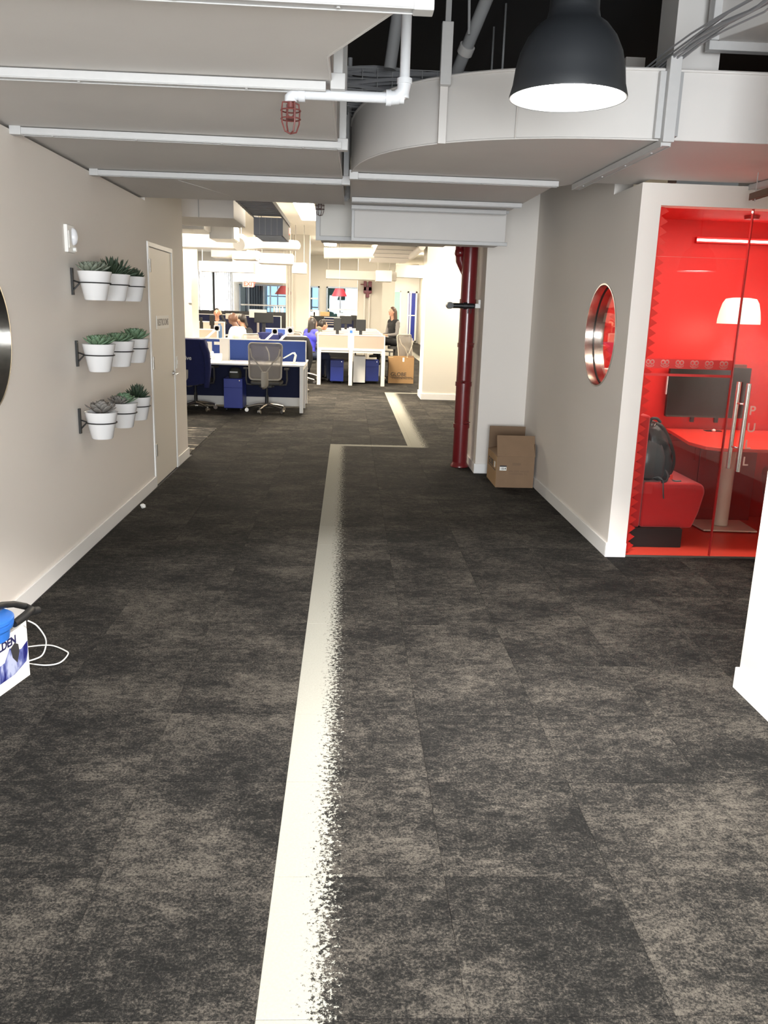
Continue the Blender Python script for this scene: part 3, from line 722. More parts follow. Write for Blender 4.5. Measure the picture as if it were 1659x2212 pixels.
# ------------------------------------------------------------------ pendant lamps
def make_pendant(loc, label, power):
    x, y, z = loc
    t = thing('pendant_lamp', label, 'lamp', loc, 'black dome pendant lamps')
    prof = [(.198, 0), (.199, .004), (.189, .04), (.183, .09), (.171, .14), (.149, .185), (.118, .222), (.090, .242), (.083, .272), (.080, .345), (.06, .352), (.0, .352)]
    inner = [(.0, .235), (.08, .22), (.125, .18), (.162, .12), (.180, .06), (.193, .0), (.198, 0)]
    obj('lamp_shade', MB().lathe(prof, loc, 64), M['lamp'], t, normals=False)
    obj('shade_lining', MB().lathe(inner, (x, y, z + .001), 64), mat('lamp_lining', (.9, .9, .88), .5), t, normals=False)
    obj('diffuser', MB().lathe([(.0, .012), (.12, .010), (.188, .014), (.188, .02), (.0, .02)], loc, 64), M['bulb'], t, normals=False)
    obj('cord', MB().cyl((x, y, z + .35), (x, y, 3.6 if y > -4 else z + 1), .008, n=8), M['black'], t)
    light('SPOT', 'pendant_beam', (x, y, z - .02), power, NEUT, .16, rot=(0, 0, 0), spot=math.radians(112), blend=.22)
    return t
make_pendant((.735, 3.05, 2.335), 'large black dome pendant lamp glowing white in front of the elbow duct', PENDANT_W)
make_pendant((.735, .35, 2.335), 'added black dome pendant lamp over the viewer, unseen fill light', PENDANT_W * .9)  # unseen lamp added to fill the near hall with light
make_pendant((-.7, 1.55, 2.0), 'black dome pendant lamp behind the left edge, out of the picture', PENDANT_W * .3) if False else None
make_pendant((3.65, 2.0, 2.1), 'added black dome pendant lamp, unseen fill beyond the near right wall end', PENDANT_W * .5)  # another unseen lamp, added as fill on the right side

# ------------------------------------------------------------------ red pipe and neighbours
t = thing('fire_standpipe', 'dark red fire standpipe rising from floor to duct beside the wall return', 'pipe', (1.245, 8.72, 0))
x, y = 1.228, 8.72
obj('pipe_run', MB().cyl((x, y, 0), (x, y, 3.6), .078, n=28), M['redpipe'], t)
for z in (.44, .88, 1.28, 1.72, 2.32):
    obj('coupling', MB().cyl((x, y, z - .022), (x, y, z + .022), .086, n=28), M['redpipe'], t)
obj('floor_flange', MB().lathe([(.07, .0), (.097, .0), (.097, .012), (.085, .03), (.078, .05)], (x, y, 0), 28), M['redpipe'], t)
for z, a in ((.48, 2.2), (.9, 3.6), (1.29, 2.2)):
    c_, s_ = (.5, -.87) if a < 3 else (-.2, -1)
    L_ = .15 if a < 3 else .12
    mb = MB(); q = V((x, y, z)); dd = V((c_, s_, 0)).normalized(); up = V((0, 0, 1)); sd = dd.cross(up)
    a_ = q + dd * .07
    mb.add([a_ + sd * .03 - up * .02, a_ - sd * .03 - up * .02, a_ - sd * .03 + up * .02, a_ + sd * .03 + up * .02, q + dd * L_ + up * .012], [(0, 1, 2, 3), (0, 4, 1), (1, 4, 2), (2, 4, 3), (3, 4, 0)])
    obj('clamp_wing', mb, M['redpipe'], t)
obj('side_branch', MB().tube([(x - .06, y + .06, 2.42), (x - .10, y + .06, 2.25), (x - .09, y + .06, 2.12), (x - .03, y + .03, 1.98)], [.035, .05, .05, .04], 14).ball((x - .10, y + .05, 2.20), .058), M['redpipe'], t)
v = thing('pipe_valve', 'black hose valve clamped on the red standpipe at head height', 'valve', (x - .05, y - .1, 1.62))
obj('valve_body', MB().cyl((x - .19, y - .11, 1.675), (x + .05, y - .11, 1.675), .026, n=16).cyl((x - .06, y - .11, 1.675), (x - .02, y - .11, 1.675), .034, n=16), M['black'], v)
obj('outlet', MB().cyl((x - .20, y - .18, 1.675), (x - .20, y - .08, 1.675), .034, n=18).ball((x - .20, y - .08, 1.675), .035), M['black'], v)
obj('clamp', MB().tube([(x + .088 * math.cos(q), y + .088 * math.sin(q), 1.675) for q in [2 * PI * k / 24 for k in range(24)]], .011, 6, True).cyl((x - .01, y - .115, 1.60), (x - .01, y - .115, 1.66), .004).cyl((x + .02, y - .115, 1.60), (x + .02, y - .115, 1.66), .004), M['black'], v)
obj('bracket', MB().box(x + .06, x + .15, y - .12, y - .10, 1.655, 1.70).box(x + .09, x + .13, y - .125, y - .10, 1.69, 1.74), M['white'], v, .004)
for k, (px_, py_, r_) in enumerate(((1.30, 9.05, .018), (1.315, 9.25, .020), (1.29, 8.98, .008))):
    tag(obj('wall_conduit', MB().cyl((px_, py_, .1), (px_, py_, 3.3), r_, n=12), M['trim']), ['thick white conduit on the wall return behind the red standpipe', 'second white conduit on the wall return, farther back', 'thin white conduit on the wall return, closest to the red pipe'][k], 'pipe', 'white conduits behind the standpipe')

# ------------------------------------------------------------------ open cardboard box by the right wall
bt = thing('cardboard_box', 'open brown cardboard box with raised flaps on the floor against the right wall', 'box', (1.62, 7.9, 0))
x0, x1, y0, y1, h = 1.435, 1.795, 7.66, 8.16, .30
def wallbox(mb, x0, x1, y0, y1, z0, z1, t_=.006):
    mb.box(x0, x1, y0, y0 + t_, z0, z1).box(x0, x1, y1 - t_, y1, z0, z1).box(x0, x0 + t_, y0 + t_, y1 - t_, z0, z1).box(x1 - t_, x1, y0 + t_, y1 - t_, z0, z1).box(x0 + t_, x1 - t_, y0 + t_, y1 - t_, z0, z0 + t_)
mb = MB(); wallbox(mb, x0, x1, y0, y1, 0, h); obj('box_body', mb, M['cardboard2'], bt)
side = obj('side_face', MB().box(x0 - .002, x0 - .0005, y0, y1, .002, h - .001), M['cardboard'], bt)
def flap(p0, p1, up, L_, m=M['cardboard2'], nm='flap', ta=0, tb=0):
    p0 = V(p0); p1 = V(p1); u = V(up).normalized() * L_; d = (p1 - p0); nn = d.cross(u).normalized() * .005
    q = [p0, p1, p1 + u - d * tb, p0 + u + d * ta]; mb = MB(); mb.add(q + [k + nn for k in q], [(0, 1, 2, 3), (7, 6, 5, 4), (0, 4, 5, 1), (1, 5, 6, 2), (2, 6, 7, 3), (3, 7, 4, 0)])
    return obj(nm, mb, m, bt)
flap((x0, y0, h), (x1, y0, h), (-.02, .30, 1), .20)                 # near flap leaning inward, upright
flap((x0, y1, h), (x1, y1, h), (0, .0, 1), .22, M['cardedge'])
flap((x0, y0, h), (x0, y1, h), (.9, 0, .25), .16, M['cardboard2'])
flap((x1, y0, h), (x1, y1, h), (-.08, 0, 1), .12, M['cardedge'])
obj('hand_slot', MB().box(1.585, 1.665, y0 - .002, y0 + .001, .215, .24), M['cardedge'], bt)
lb = obj('label_sticker', MB().box(1.465, 1.53, y0 - .003, y0 - .0005, .165, .21), M['paper'], bt)
obj('sticker_band', MB().box(1.465, 1.53, y0 - .0035, y0 - .002, .20, .213), M['ink'], bt)
text('sticker_text', '15-4', .026, frame((1.477, y0 - .0036, .174), (1, 0, 0), (0, 0, 1)), M['ink'], bt, .0003, .0008)
text('box_print', 'MALDEN, MASS 02\nCHEESEMAN, N.J.', .024, frame((1.555, y0 - .0008, .15), (1, 0, 0), (0, 0, 1)), M['inkfade'], bt, .0003)
text('box_lettering', 'GLOBE', .085, frame((x0 - .0028, y1 - .06, .175), (0, -1, 0), (0, 0, 1)), M['ink'], bt, .0003, .002)
obj('printed_rule', MB().box(x0 - .0035, x0 - .002, y0 + .04, y1 - .05, .155, .162), M['ink'], bt)
obj('white_tag', MB().box(x0 - .0035, x0 - .002, y0 + .07, y0 + .12, .18, .235), M['paper'], bt)
# crumpled white scrap by the left wall
mb = MB().ball((-1.62, 6.55, .018), (.022, .02, .018), 9, 6)
for q in mb.v: q += V((random.uniform(-.006, .006), random.uniform(-.006, .006), random.uniform(0, .006)))
tag(obj('crumpled_paper', mb, M['paper']), 'small crumpled white scrap on the carpet by the left baseboard', 'litter')

# ------------------------------------------------------------------ packing case with vacuum at the left edge
cx = -1.376
ct = thing('packing_case', 'white printed carton with a blue mountain picture on the floor at the left edge', 'box', (-1.52, 3.2, 0))
ang = math.atan2(-1.376 + 1.43, 3.45 - 3.2)     # nearly along the wall
T = Matrix.Translation((-1.376, 3.445, 0)) @ Matrix.Rotation(-ang * 1.0, 4, 'Z')
mb = MB(); mb2 = MB(); wallbox(mb2, -.30, 0, -.42, 0, 0, .255); mb.add([T @ q for q in mb2.v], mb2.f); obj('carton', mb, M['paper'], ct)
mb = MB(); z0, z1 = .055, .135
mb.add([T @ V(q) for q in ((.0015, -.42, .05), (.0015, -.11, .05), (.0015, -.02, .075), (.0015, -.005, .115), (.0015, -.003, .165), (.0015, -.05, .145), (.0015, -.09, .155), (.0015, -.13, .18), (.0015, -.17, .13), (.0015, -.42, .115))], [tuple(range(10))])
obj('picture_print', mb, M['print'], ct, normals=False)
mb = MB(); mb.add([T @ V(q) for q in ((.0022, -.115, .13), (.0022, -.085, .095), (.0022, -.065, .14), (.0022, -.07, .175), (.0022, -.095, .19), (.0022, -.125, .175))], [tuple(range(6))])
obj('dark_print', mb, M['ink'], ct, normals=False)
text('case_lettering', 'HOLDEN', .05, T @ frame((.002, -.285, .188), (0, 1, 0), (0, 0, 1)), mat('navy_ink', (.015, .015, .07), .5), ct, .0004, .0015)
vt = thing('blue_bucket_lid', 'round bright blue plastic lid with a moulded grip on top of the carton', 'lid', (-1.50, 3.16, .255))
obj('lid_disc', MB().lathe([(.0, .0), (.105, .0), (.110, .045), (.122, .05), (.125, .065), (.118, .067), (.118, .073), (.127, .077), (.127, .089), (.115, .097), (.0, .101)], (-1.475, 3.235, .255), 48), M['toolblue'], vt)
obj('grip', MB().box(-1.47, -1.41, 3.16, 3.25, .354, .364), mat('pale_blue', (.16, .34, .66), .35), vt, .008)
ht = thing('black_hose', 'black ribbed rubber hose looped over the carton behind the blue lid', 'hose', (-1.45, 3.4, .25))
obj('hose_loop', MB().tube([at(-30, 1316, 3.2), at(5, 1307, 3.32), at(30, 1305, 3.42), at(55, 1310, 3.47), at(68, 1317, 3.45), at(52, 1332, 3.38), at(30, 1348, 3.31)], [.013, .014, .014, .015, .017, .018, .016], 12), M['rubber'], ht)
obj('hose_cuff', MB().cyl(at(62, 1322, 3.44), at(82, 1318, 3.5), .017, n=14), M['rubber'], ht)
cab = MB()
def spl(pts, k=8):
    out = []; P_ = [V(p) for p in pts]; P_ = [P_[0]] + P_ + [P_[-1]]
    for i in range(1, len(P_) - 2):
        for j in range(k):
            t_ = j / k; a, b, c, d_ = P_[i - 1:i + 3]
            out.append(.5 * ((2 * b) + (c - a) * t_ + (2 * a - 5 * b + 4 * c - d_) * t_ ** 2 + (3 * b - a - 3 * c + d_) * t_ ** 3))
    out.append(P_[-2]); return out
l1 = spl([at(61, 1341, 3.42), at(80, 1352, 3.47), at(98, 1378, 3.53), at(98, 1400, 3.56), at(88, 1418, 3.53), at(62, 1428, 3.47)])
l2 = spl([ground(55, 1398, .006), ground(90, 1394, .006), ground(115, 1395, .006), ground(140, 1405, .006), ground(147, 1413, .006), ground(130, 1431, .006), ground(100, 1437, .006), ground(60, 1433, .006)])
tag(obj('white_cable', MB().tube(l2, .0032, 8), M['white']), 'thin white cord lying in a loop on the carpet by the carton', 'cord')
tag(obj('white_cable', MB().tube(l1, .0032, 8), M['white']), 'thin white cord arching out of the side of the carton', 'cord')

# ------------------------------------------------------------------ red meeting room
RX0, RX1, RY0, RY1, RZ = XR + WT, 4.0, 5.5, 6.66, 2.41
mb = MB().box(RX0, RX1 + .1, RY1, RY1 + .1, 0, RZ)
struct('wall_red_back', mb, M['red'], 'red back wall of the meeting room', 'wall')
struct('wall_red_right', MB().box(RX1, RX1 + .1, 5.55, RY1, 0, RZ), M['red'], 'red right wall of the meeting room', 'wall')
struct('ceiling_red', MB().box(RX0, RX1, 5.545, RY1, 2.36, 2.43), M['red'], 'red ceiling of the meeting room', 'ceiling')
struct('floor_red', MB().box(RX0, RX1, 5.43, RY1, -.004, .003), M['redfloor'], 'glossy red floor of the meeting room', 'floor')
struct('trim_2', MB().box(RX0, 3.55, 5.424, 5.432, 0, .012), M['alu'], 'thin metal threshold under the glass', 'trim')
# acoustic foam tiles on the left wall, pyramids
S = .38; K = 6; cs = S / K
foam_root = bpy.data.objects['wall_right']
for a in range(3):
    for b in range(6):
        ya = 5.505 + a * S; za = .02 + b * (S + .003); mb = MB()
        for i in range(K):
            for j in range(K):
                u, v_ = ya + i * cs, za + j * cs; c0 = (u + cs / 2, v_ + cs / 2)
                if math.hypot(c0[0] - RWC, c0[1] - RWZ) < WR + .045 or v_ + cs > 2.355: continue
                X0, X1, X2 = RX0 + .0005, RX0 + .038, RX0 + .098
                vs = [(X0, u, v_), (X0, u + cs, v_), (X0, u + cs, v_ + cs), (X0, u, v_ + cs), (X1, u, v_), (X1, u + cs, v_), (X1, u + cs, v_ + cs), (X1, u, v_ + cs), (X2, *c0)]
                mb.add(vs, [(0, 1, 5, 4), (1, 2, 6, 5), (2, 3, 7, 6), (3, 0, 4, 7), (4, 5, 8), (5, 6, 8), (6, 7, 8), (7, 4, 8)])
        if mb.v: obj('foam_tile', mb, M['redfoam'], foam_root, normals=False)
# bench left
def bench(name, label, x0, x1, y0, y1, mirror=False):
    t = thing(name, label, 'bench', ((x0 + x1) / 2, (y0 + y1) / 2, 0))
    s = -1 if mirror else 1; xb = x1 if mirror else x0
    def X(v_): return xb + s * v_
    prof = [(.08, .14), (.46, .14), (.50, .25), (.53, .40), (.525, .44), (.50, .468), (.46, .475), (.08, .475)]
    pts = [(X(a_), b_) for a_, b_ in prof]
    n = len(pts); mb = MB(); mb.add([(p, y0, q) for p, q in pts] + [(p, y1, q) for p, q in pts], [tuple(range(n)), tuple(range(2 * n - 1, n - 1, -1))] + [(i, (i + 1) % n, n + (i + 1) % n, n + i) for i in range(n)])
    obj('seat', mb, M['redfab'], t, .018, 4)
    a_, b_ = sorted((X(.0), X(.075)))
    obj('backrest', MB().box(a_, b_, y0, y1, .14, .95), M['redfab'], t, .015, 3)
    a_, b_ = sorted((X(.0), X(.38)))
    obj('plinth', MB().box(a_, b_, y0 - .035, y1 - .02, .004, .14), mat('black_plinth', (.008, .007, .007), .6), t)
    return t
bench('bench_seat', 'red felt bench with a black plinth, carrying the backpack', 2.06, 2.6, 5.70, 6.55)
bench('bench_seat', 'red felt bench on the right of the red room, cut by the near wall', 3.37, 3.95, 5.72, 6.55, True)
# table with pedestal
def film(m_, col, k=.6):
    nt = m_.node_tree; b = nt.nodes['Principled BSDF']; tl = nt.nodes.new('ShaderNodeBsdfTranslucent'); tl.inputs[0].default_value = (*col, 1)
    tr = nt.nodes.new('ShaderNodeBsdfTransparent'); a1 = nt.nodes.new('ShaderNodeMixShader'); a1.inputs[0].default_value = .5; a2 = nt.nodes.new('ShaderNodeMixShader'); a2.inputs[0].default_value = k
    b.inputs['Alpha'].default_value = 1; nt.links.new(b.outputs[0], a1.inputs[1]); nt.links.new(tl.outputs[0], a1.inputs[2])
    nt.links.new(tr.outputs[0], a2.inputs[1]); nt.links.new(a1.outputs[0], a2.inputs[2]); nt.links.new(a2.outputs[0], nt.nodes['Material Output'].inputs[0]); return m_
EMB = film(mat('frosted_emblem', (.95, .62, .55), .5), (1, .75, .68), .6); LET = film(mat('frosted_letter', (1, .8, .74), .5), (1, .9, .85), .95)
tt = thing('meeting_table', 'red meeting table with an angled front and a cream column foot', 'table', (3.03, 6.25, 0))
tp = [(2.62, 6.645), (2.60, 6.45), (2.52, 5.92), (2.56, 5.72), (2.64, 5.655), (3.35, 5.62), (3.40, 5.655), (3.52, 6.645)]
obj('tabletop', MB().prism(tp, .715, .74), M['redtop'], tt, .003)
obj('column', MB().cyl((3.0, 6.27, .03), (3.0, 6.27, .715), .057, n=32), M['cream'], tt)
obj('base_plate', MB().prism([(2.78, 6.44), (2.80, 6.11), (3.22, 6.09), (3.24, 6.44)], .014, .026), M['cream'], tt, .002)
for q in ((2.83, 6.40), (2.84, 6.15), (3.18, 6.13), (3.2, 6.4)): obj('foot', MB().cyl((*q, .003), (*q, .014), .012, n=12), M['black'], tt)
ca = thing('low_cabinet', 'dark red two-door cabinet under the back of the meeting table', 'cabinet', (2.95, 6.58, 0))
obj('cabinet_body', MB().box(2.58, 3.36, 6.53, 6.655, .003, .70), M['redcab'], ca)
for k in (0, 1):
    dx = 2.62 + k * .262
    do = obj('cabinet_door', MB().box(dx, dx + .257, 6.515, 6.529, .10, .66), M['redcab'], ca, .002)
    hx = dx + (.215 if k == 0 else .042)
    obj('door_pull', MB().tube([(hx, 6.515, .50), (hx, 6.50, .50), (hx, 6.50, .60), (hx, 6.515, .60)], .004, 6), M['redcab'], do)
tag(obj('table_grommet', MB().box(2.90, 3.03, 6.50, 6.56, .7405, .746), M['black'], bevel=.002), 'black cable outlet strip on the red tabletop', 'outlet')
tag(obj('small_white_speaker', MB().ball((2.955, 6.49, .752), (.016, .016, .0115)), M['white']), 'small white puck beside the black outlet on the red table', 'gadget')
# television
tv = thing('wall_television', 'black flat television on the red wall above the table', 'television', (2.93, 6.6, .86))
l_, r_ = at(1447, 800, 6.60).x, at(1622, 800, 6.60).x
obj('screen_panel', MB().box(l_, r_, 6.585, 6.625, .845, 1.245), M['screen'], tv, .003)
obj('bezel', MB().box(l_, r_, 6.582, 6.590, .842, .855), mat('gloss_bezel', (.05, .05, .045), .15), tv)
obj('wall_mount', MB().box(l_ + .2, r_ - .2, 6.625, 6.66, .95, 1.15), M['black'], tv)
for dx in (.22, .42): obj('mount_latch', MB().box(l_ + dx, l_ + dx + .025, 6.60, 6.63, .80, .843), M['black'], tv)
obj('edge_light', MB().box(l_ - .012, l_ - .004, 6.60, 6.62, 1.02, 1.18), M['white'], tv)
tag(obj('web_camera', MB().box(r_ - .17, r_ - .04, 6.59, 6.63, 1.245, 1.272), mat('brown_plastic', (.12, .03, .02), .4), bevel=.004), 'small dark camera bar on top of the television', 'camera')
# white pendant inside
pt = thing('glass_pendant', 'small glowing white pendant lamp hanging over the red table', 'lamp', (2.93, 6.25, 1.59))
obj('lamp_shade', MB().lathe([(.153, 0), (.152, .03), (.143, .09), (.128, .15), (.108, .182), (.06, .19), (.0, .192)], (2.93, 6.25, 1.59), 40), mat('opal_glass', (.5, .46, .4), .3, emit=(1, .86, .66), es=.55), pt, normals=False)
obj('cord', MB().cyl((2.93, 6.25, 1.78), (2.93, 6.25, 2.36), .003, n=6), M['white'], pt)
obj('ceiling_rose', MB().lathe([(.0, 0), (.05, 0), (.055, .02), (.055, .025)], (2.93, 6.25, 2.335), 24), M['redcab'], pt)
light('POINT', 'table_bulb', (2.93, 6.25, 1.56), ROOM_W * .7, (1, .82, .62), .12)
lt = thing('strip_light', 'glowing linear light high on the red back wall', 'lamp', (3.1, 6.6, 2.2))
obj('tube', MB().box(2.69, 3.9, 6.60, 6.615, 2.205, 2.220), mat('strip_glow', (1, 1, 1), .5, emit=(1, .8, .72), es=5), lt)
obj('housing', MB().box(2.69, 3.9, 6.616, 6.66, 2.195, 2.235), M['red'], lt)
light('AREA', 'room_fill_light', (2.8, 5.72, 2.33), ROOM_W * 2.7, (1, .88, .76), 1.4, .25)  # added fill just inside the glass for the floor, separate from the strip
# glass
gw = tag(thing('window_3', 'fixed clear glass panel of the red meeting room with a frosted emblem band', 'window', (2.25, 5.445, 0)), kind='structure')
obj('pane', MB().box(RX0 + .002, 2.548, 5.440, 5.450, .012, 2.303), M['glass'], gw)
band = mat('frosted_red_film', (.80, .05, .045), .5, alpha=.78); band2 = mat('frosted_pink_film', (.85, .22, .19), .5, alpha=.55)
obj('frosted_band', MB().box(RX0 + .004, 2.546, 5.4375, 5.4385, 1.295, 1.357), band, gw)
obj('frosted_line', MB().box(RX0 + .004, 2.546, 5.4375, 5.4385, 1.245, 1.262), band, gw)
obj('frosted_line', MB().box(RX0 + .004, 2.546, 5.4375, 5.4385, 1.998, 2.001), band2, gw)
for k in range(6):
    mb = MB(); cx0 = 1.992 + k * .099
    for s in (-1, 1): mb.tube([(cx0 + s * .0135 + .0115 * math.cos(q * PI / 10), 5.436, 1.335 + .0125 * math.sin(q * PI / 10)) for q in range(20)], .0042, 6, True)
    mb.tube([(cx0 + .026 * math.cos(PI * q / 10), 5.436, 1.318 - .014 * math.sin(PI * q / 10)) for q in range(11)], .0032, 5)
    mb.tube([(cx0 + .012 * math.cos(PI * q / 6), 5.436, 1.316 - .003 * math.sin(PI * q / 6)) for q in range(7)], .0025, 5)
    obj('emblem', mb, EMB, gw)
gd = tag(thing('door_2', 'clear glass door of the red meeting room with a steel bar handle and PULL lettering', 'door', (3.0, 5.44, 0)), kind='structure')
dl = obj('pane', MB().box(2.556, 3.545, 5.428, 5.440, .010, 2.303), M['glass'], gd)
obj('pane_edge', MB().box(2.549, 2.5555, 5.427, 5.45, .012, 2.303), mat('glass_edge', (.45, .03, .03), .1), gd)
hx = at(1605, 900, 5.38).x
for dy, dx, nm in ((-.055, .012, 'bar_handle'), (.062, -.0, 'bar_handle')):
    y = 5.434 + dy; mb = MB().cyl((hx + dx, y, .625), (hx + dx, y, 1.215), .0155, n=20)
    for z in (.78, 1.075): mb.cyl((hx + dx, y, z), (hx + dx, 5.434, z), .007, n=12)
    obj(nm, mb, M['chrome'], gd)
for k, ch in enumerate('PULL'):
    text('door_letter', ch, .085, frame((hx + .06, 5.4265, 1.005 - k * .115), (1, 0, 0), (0, 0, 1)), LET, gd, .0004, .0015)
# backpack
bp = thing('backpack', 'black backpack with hanging straps standing on the red bench', 'bag', (2.235, 5.86, .475))
def loft(sections, n=20, close=True):
    mb = MB(); vs = []
    for (cx_, cy_, z_, rx, ry, pw) in sections:
        for i in range(n):
            a = 2 * PI * i / n; c, s_ = math.cos(a), math.sin(a); e = 2 / pw
            vs.append((cx_ + rx * math.copysign(abs(c) ** e, c), cy_ + ry * math.copysign(abs(s_) ** e, s_), z_))
    fs = []
    for k in range(len(sections) - 1):
        for i in range(n): fs.append((k * n + i, k * n + (i + 1) % n, (k + 1) * n + (i + 1) % n, (k + 1) * n + i))
    fs += [tuple(range(n - 1, -1, -1)), tuple(range((len(sections) - 1) * n, len(sections) * n))]
    mb.add(vs, fs, True); return mb
bc = mat('backpack_nylon', (.030, .033, .036), .45, bump=.4, bscale=22); bcs = mat('backpack_strap', (.012, .012, .013), .6); bg = mat('backpack_sheen', (.055, .062, .066), .35, bump=.4, bscale=30)
mb = loft([(2.235, 5.86, .477, .105, .11, 4), (2.237, 5.86, .49, .118, .125, 4), (2.24, 5.86, .60, .122, .13, 3.2), (2.235, 5.86, .72, .112, .125, 3), (2.222, 5.86, .80, .092, .115, 2.8), (2.21, 5.86, .86, .065, .09, 2.4), (2.205, 5.86, .885, .035, .06, 2)])
for q in mb.v: q += V((.006 * math.sin(q.z * 60 + q.y * 30), .006 * math.sin(q.z * 45 + q.x * 50), 0))
bag = obj('bag_body', mb, bc, bp, subsurf=2)
tx = bpy.data.textures.new('bag_folds', 'CLOUDS'); tx.noise_scale = .07; tx.noise_depth = 3
dm = bag.modifiers.new('folds', 'DISPLACE'); dm.texture = tx; dm.strength = .05; dm.mid_level = .5; dm.texture_coords = 'LOCAL'
obj('front_pocket', loft([(2.20, 5.745, .50, .075, .02, 3.5), (2.20, 5.735, .53, .082, .028, 3.5), (2.20, 5.735, .66, .078, .03, 3), (2.195, 5.748, .74, .06, .02, 2.5), (2.19, 5.76, .77, .03, .01, 2)]), bg, bp)
for y in (5.80, 5.92):
    obj('shoulder_strap', MB().tube(spl([(2.215, y, .885), (2.262, y - .01, .86), (2.318, y - .02, .77), (2.362, y - .02, .66), (2.366, y - .02, .57), (2.345, y - .01, .50)], 5), .017, 8, flat=.4), bcs, bp)
obj('top_handle', MB().tube(spl([(2.19, 5.86, .885), (2.20, 5.85, .912), (2.235, 5.84, .912), (2.262, 5.84, .885)], 5), .011, 8), bg, bp)
obj('zip_line', MB().tube(spl([(2.155, 5.735, .52), (2.15, 5.735, .66), (2.175, 5.755, .78), (2.20, 5.79, .86), (2.225, 5.82, .885)], 5), .004, 6), M['chairgrey'], bp)
obj('webbing', MB().tube(spl([(2.30, 5.745, .56), (2.315, 5.725, .52), (2.30, 5.71, .485), (2.262, 5.70, .482)], 4), .012, 6, flat=.3).tube(spl([(2.20, 5.73, .50), (2.235, 5.715, .515), (2.27, 5.70, .49), (2.275, 5.697, .46), (2.278, 5.685, .40), (2.285, 5.685, .36)], 4), .006, 6, flat=.4).tube(spl([(2.33, 5.74, .52), (2.36, 5.735, .484), (2.42, 5.74, .481)], 4), .007, 6, flat=.4), bg, bp)
obj('red_tag', MB().box(2.325, 2.345, 5.713, 5.717, .495, .53), M['redtop'], bp)

# ------------------------------------------------------------------ streaked rug by the wall end
tag(obj('hall_rug', MB().box(-3.3, -1.72, 9.05, 11.1, 0, .009), M['rug']), 'dark rug with pale streaks beyond the end of the left wall', 'rug')

# ------------------------------------------------------------------ office shell
wm = M['wall_warm']
struct('wall_column', MB().box(1.405, 2.05, 15.46, 16.2, 0, 3.35), wm, 'square white office column beside the zigzag ribbon', 'column')
struct('baseboard_column', MB().box(1.385, 2.07, 15.44, 15.46, 0, .11).box(1.385, 1.405, 15.46, 16.22, 0, .11).box(2.05, 2.07, 15.46, 16.22, 0, .11), M['trim'], 'white baseboard of the square column', 'baseboard')
struct('wall_left_column', MB().box(-3.6, -2.87, 15.8, 16.5, 0, 3.35), wm, 'white column beyond the end of the left wall', 'column')
struct('wall_middle_column', MB().box(at(629, 650, 21.7).x, at(668, 650, 21.7).x, 21.7, 22.2, 0, 3.35), wm, 'white column in the middle of the office behind the desks', 'column')
for k, xx in enumerate((620, 625.5, 631)):
    q = at(xx, 650, 21.6)
    tag(obj('column_conduit', MB().cyl((q.x, 21.6, 0), (q.x, 21.6, 3.35), .028, n=10), wm), ['leftmost of three white conduits beside the middle column', 'middle one of three white conduits beside the middle column', 'rightmost of three white conduits beside the middle column'][k], 'pipe', 'conduits beside the middle column')
tag(obj('junction_box', MB().box(-2.93, -2.87, 15.76, 15.8, 1.62, 1.86), M['white'], bevel=.004), 'pale box with a conduit on the left office column', 'box')
YB = 30
def Xb(x, Y=YB): return at(x, 650, Y).x
struct('wall_office_right', MB().box(3.5, 3.6, 9.6, 48, 0, 3.35), wm, 'white wall along the right of the office corridor', 'wall')
struct('wall_office_left', MB().box(-9.1, -9.0, 9, 48, 0, 3.35), wm, 'white wall at the far left of the office', 'wall')
# back wall with openings (built from solid stretches)
def stretch(mb, xa, xb, z0=0, z1=3.35): mb.box(Xb(xa), Xb(xb), YB, YB + .15, z0, z1)
mb = MB(); stretch(mb, 100, 428); stretch(mb, 503, 517); stretch(mb, 620, 668); stretch(mb, 690, 705); stretch(mb, 787, 845)
stretch(mb, 517, 620, 2.32); stretch(mb, 668, 690, 2.32); stretch(mb, 705, 787, 2.32); stretch(mb, 428, 503, 2.75); stretch(mb, 428, 503, 0, 1.1)
struct('wall_back', mb, wm, 'white back wall of the office with glazed rooms', 'wall')
struct('wall_corridor_side', MB().box(Xb(845), Xb(845) + .12, YB, 44, 0, 3.35), wm, 'white left wall of the far corridor', 'wall')
# rooms behind the glass
struct('wall_teal', MB().box(Xb(700), Xb(745), YB + 3.2, YB + 3.3, 0, 2.9), M['teal'], 'teal wall inside the far glazed room', 'wall')
struct('wall_glazed_back', MB().box(Xb(500, 36), Xb(800, 36), 36, 36.1, 0, 3.3), wm, 'white wall behind the glazed rooms', 'wall')
def far_window(n, xa, xb, z0, z1, Y, label, splits=(), rails=(), m=None, fm=None, t_=.05):
    m = m or M['glassb']; fm = fm or M['alub']
    a, b = Xb(xa, Y), Xb(xb, Y); r = tag(thing('window_%d' % n, label, 'window', ((a + b) / 2, Y, z0)), kind='structure')
    mb = MB().box(a, a + t_, Y - .04, Y + .04, z0, z1).box(b - t_, b, Y - .04, Y + .04, z0, z1).box(a, b, Y - .04, Y + .04, z1 - t_, z1).box(a, b, Y - .04, Y + .04, z0, z0 + t_)
    obj('window_frame', mb, fm, r)
    xs = [a] + [Xb(s, Y) for s in splits] + [b]
    for s in xs[1:-1]: obj('mullion', MB().box(s - t_ / 2, s + t_ / 2, Y - .03, Y + .03, z0, z1), fm, r)
    for z in rails: obj('rail', MB().box(a, b, Y - .032, Y + .032, z - .025, z + .025), M['white'], r)
    for i in range(len(xs) - 1): obj('pane', MB().box(xs[i] + .01, xs[i + 1] - .01, Y - .004, Y + .004, z0 + .01, z1 - .01), m[i] if isinstance(m, list) else m, r)
    return r
